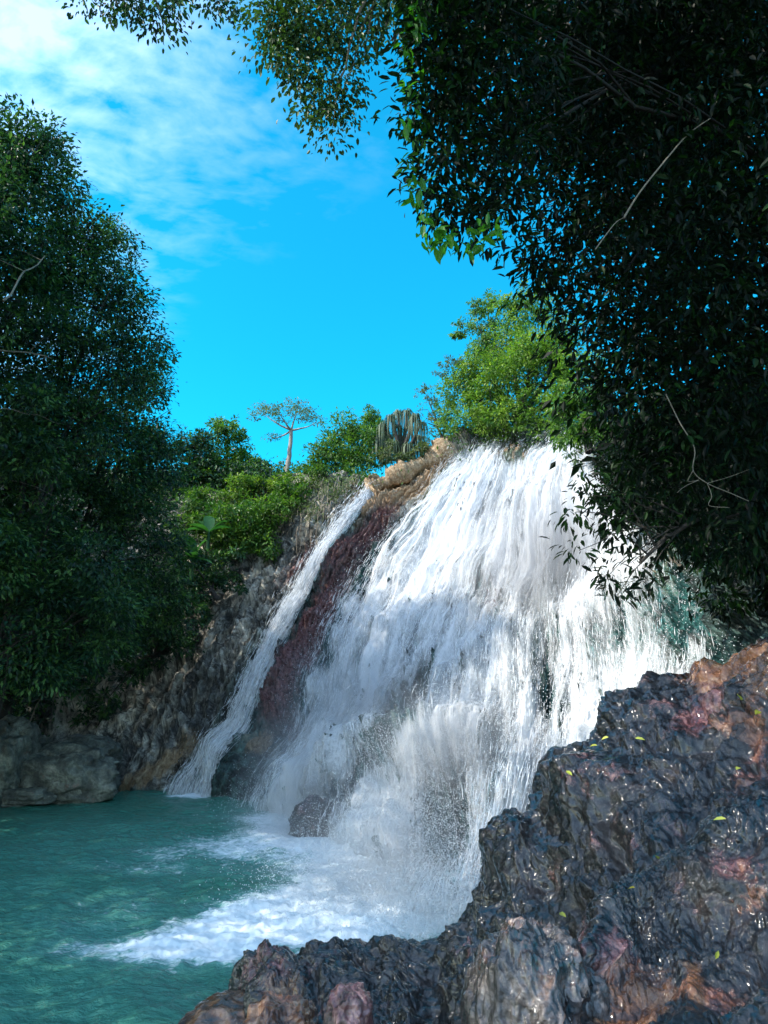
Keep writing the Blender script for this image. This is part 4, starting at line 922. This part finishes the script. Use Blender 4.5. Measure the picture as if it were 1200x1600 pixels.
# largest leaves at the left edge of the crown, one object each
V, f, tn = leaf_arrays(np.zeros((1, 3)), np.array([[1., 0, 0]]), np.array([[0, 0, 1.]]), [.16], [.055], np.array([.9]), 'leaf')
proto = None
for i in range(230):
    py = random.uniform(-10, 385); edge = float(np.interp(py, [-10, 60, 160, 270, 330, 385], [640, 622, 628, 624, 645, 700])); 
    px = edge + abs(random.gauss(0, 16)) + 4 if i < 170 else random.uniform(650, 790)
    if i >= 170: py = random.uniform(340, 392) if px < 760 else random.uniform(330, 370)
    c = P(px, py, 6.0 + random.uniform(-.25, .35)) - ct
    if proto is None: o = mk('leaf', V, f, LM['edge'], t, attrs={'tone': tn}); proto = o
    else: o = proto.copy(); COL.objects.link(o); o.parent = t
    o.location = c; s = random.uniform(.55, 1.2); o.scale = (s, s, s); o.rotation_euler = (random.uniform(-.9, .9), random.uniform(.1, 1.3), random.uniform(0, 2 * pi))

# drooping spray in front of the right wall
hb = P(1120, 800, 9.2)
t = thing('hanging_branch', 'leafy branch drooping from the dark canopy in front of the right wall', 'branch', hb)
ends = [(905, 860, 8.8), (900, 800, 8.9), (925, 740, 9), (915, 772, 9), (950, 900, 8.8), (965, 930, 8.8), (985, 880, 9), (1010, 905, 9), (1030, 850, 9.2), (960, 830, 9), (960, 770, 9.1), (1000, 820, 9.1)]
main_ = curve(hb, P(1000, 880, 9), (0, 0, .25), 10)
v, f = tube(main_, np.linspace(.045, .02, 10), 7); mk('stem', shift(v, hb), [f], BARK, t, smooth=True)
for e in ends:
    pts = curve(main_[random.randint(3, 9)], P(*e), (0, 0, .3), 8); v, f = tube(pts, np.linspace(.014, .004, 8), 5); mk('twig', shift(v, hb), [f], BARK, t, smooth=True)
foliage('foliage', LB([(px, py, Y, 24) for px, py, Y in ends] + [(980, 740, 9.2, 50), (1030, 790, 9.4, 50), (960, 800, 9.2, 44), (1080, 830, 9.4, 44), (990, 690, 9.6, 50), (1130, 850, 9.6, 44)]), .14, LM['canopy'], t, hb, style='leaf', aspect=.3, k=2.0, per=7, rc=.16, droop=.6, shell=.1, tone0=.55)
# curling bare twig over the dark foliage
def px_path(pts, Y, r, n=5):
    a = np.array([P(x, y, Y) for x, y in pts]); s = np.linspace(0, len(a) - 1, (len(a) - 1) * n + 1)
    net = Net([a, a]); return net(s, np.zeros_like(s)), np.linspace(r, r * .5, len(s))
tl = [px_path([(1040, 615), (1062, 660), (1085, 700), (1083, 735), (1105, 755), (1140, 770), (1170, 783)], 7.7, .008), px_path([(1083, 735), (1075, 752), (1092, 750)], 7.7, .005), px_path([(1105, 755), (1112, 775), (1108, 790), (1140, 793)], 7.7, .005), px_path([(1105, 755), (1140, 745), (1180, 730)], 7.7, .004), px_path([(1092, 750), (1070, 760), (1058, 770)], 7.7, .004)]
v, f = tubes(tl, 5); tag(mk('curled_twig', v, [f], TWIG, smooth=True), 'thin pale curling twig in front of the dark right foliage', 'twig')
tl = [px_path([(975, 340), (1000, 300), (1040, 250), (1075, 210), (1110, 185)], 7.0, .013), px_path([(930, 390), (960, 350), (975, 340)], 7.0, .008)]
v, f = tubes(tl, 5); tag(mk('slanting_vine', v, [f], TWIG, smooth=True), 'pale slanting vine stem crossing the dark canopy', 'vine')

# sprays of small leaves hanging into the top of the frame
def spray_branch(lab, start, ends, lobes, L, mt, k=1.1):
    b = P(*start); t = thing('hanging_branch', lab, 'branch', b)
    for e in ends:
        v, f = tube(curve(b, P(*e), (0, 0, .15), 10), np.linspace(.03, .006, 10), 6); mk('twig', shift(v, b), [f], TWIG, t, smooth=True)
    foliage('foliage', LB(lobes), L, LM[mt], t, b, style='leaf', aspect=.48, k=k * 1.6, per=8, rc=.2, droop=.7, shell=.05, tone0=.6)
spray_branch('light green leafy branch hanging into the top centre of the sky', (600, -60, 7), [(545, 120, 7.2), (520, 200, 7.2), (440, 60, 7.2), (570, 90, 7.2)],
    [(430, 40, 7.2, 34), (470, 60, 7.2, 40), (520, 50, 7.2, 40), (480, 120, 7.2, 34), (510, 170, 7.2, 30), (535, 130, 7.2, 28), (520, 215, 7.2, 16), (562, 80, 7.2, 24), (440, -10, 7.2, 40), (520, -10, 7.2, 50), (580, 20, 7.2, 30), (470, 180, 7.2, 14), (550, 180, 7.2, 14), (410, 80, 7.2, 16), (450, 90, 7.2, 26)], .075, 'olive', 1.6)
spray_branch('dark small leaved branch at the top left edge of the sky', (200, -90, 7.5), [(180, 10, 7.6), (260, 40, 7.6), (340, 0, 7.6)],
    [(130, 2, 7.6, 14), (170, 8, 7.6, 18), (210, 12, 7.6, 20), (245, 28, 7.6, 22), (265, 50, 7.6, 12), (270, 10, 7.6, 16), (330, -5, 7.6, 20), (360, 5, 7.6, 20), (200, -20, 7.6, 34), (270, -30, 7.6, 34)], .08, 'jungle', 1.3)
spray_branch('brownish leafy twigs between the centre branch and the dark canopy', (660, -60, 9), [(615, 30, 9), (625, 10, 9)], [(615, 5, 9, 18), (622, 40, 9, 12), (640, 60, 9, 12), (605, -10, 9, 20)], .08, 'dusty', 1.0)
print('leaves', NLEAF[0], 'tris', sum(len(me.loops) - 2 * len(me.polygons) for me in bpy.data.meshes))
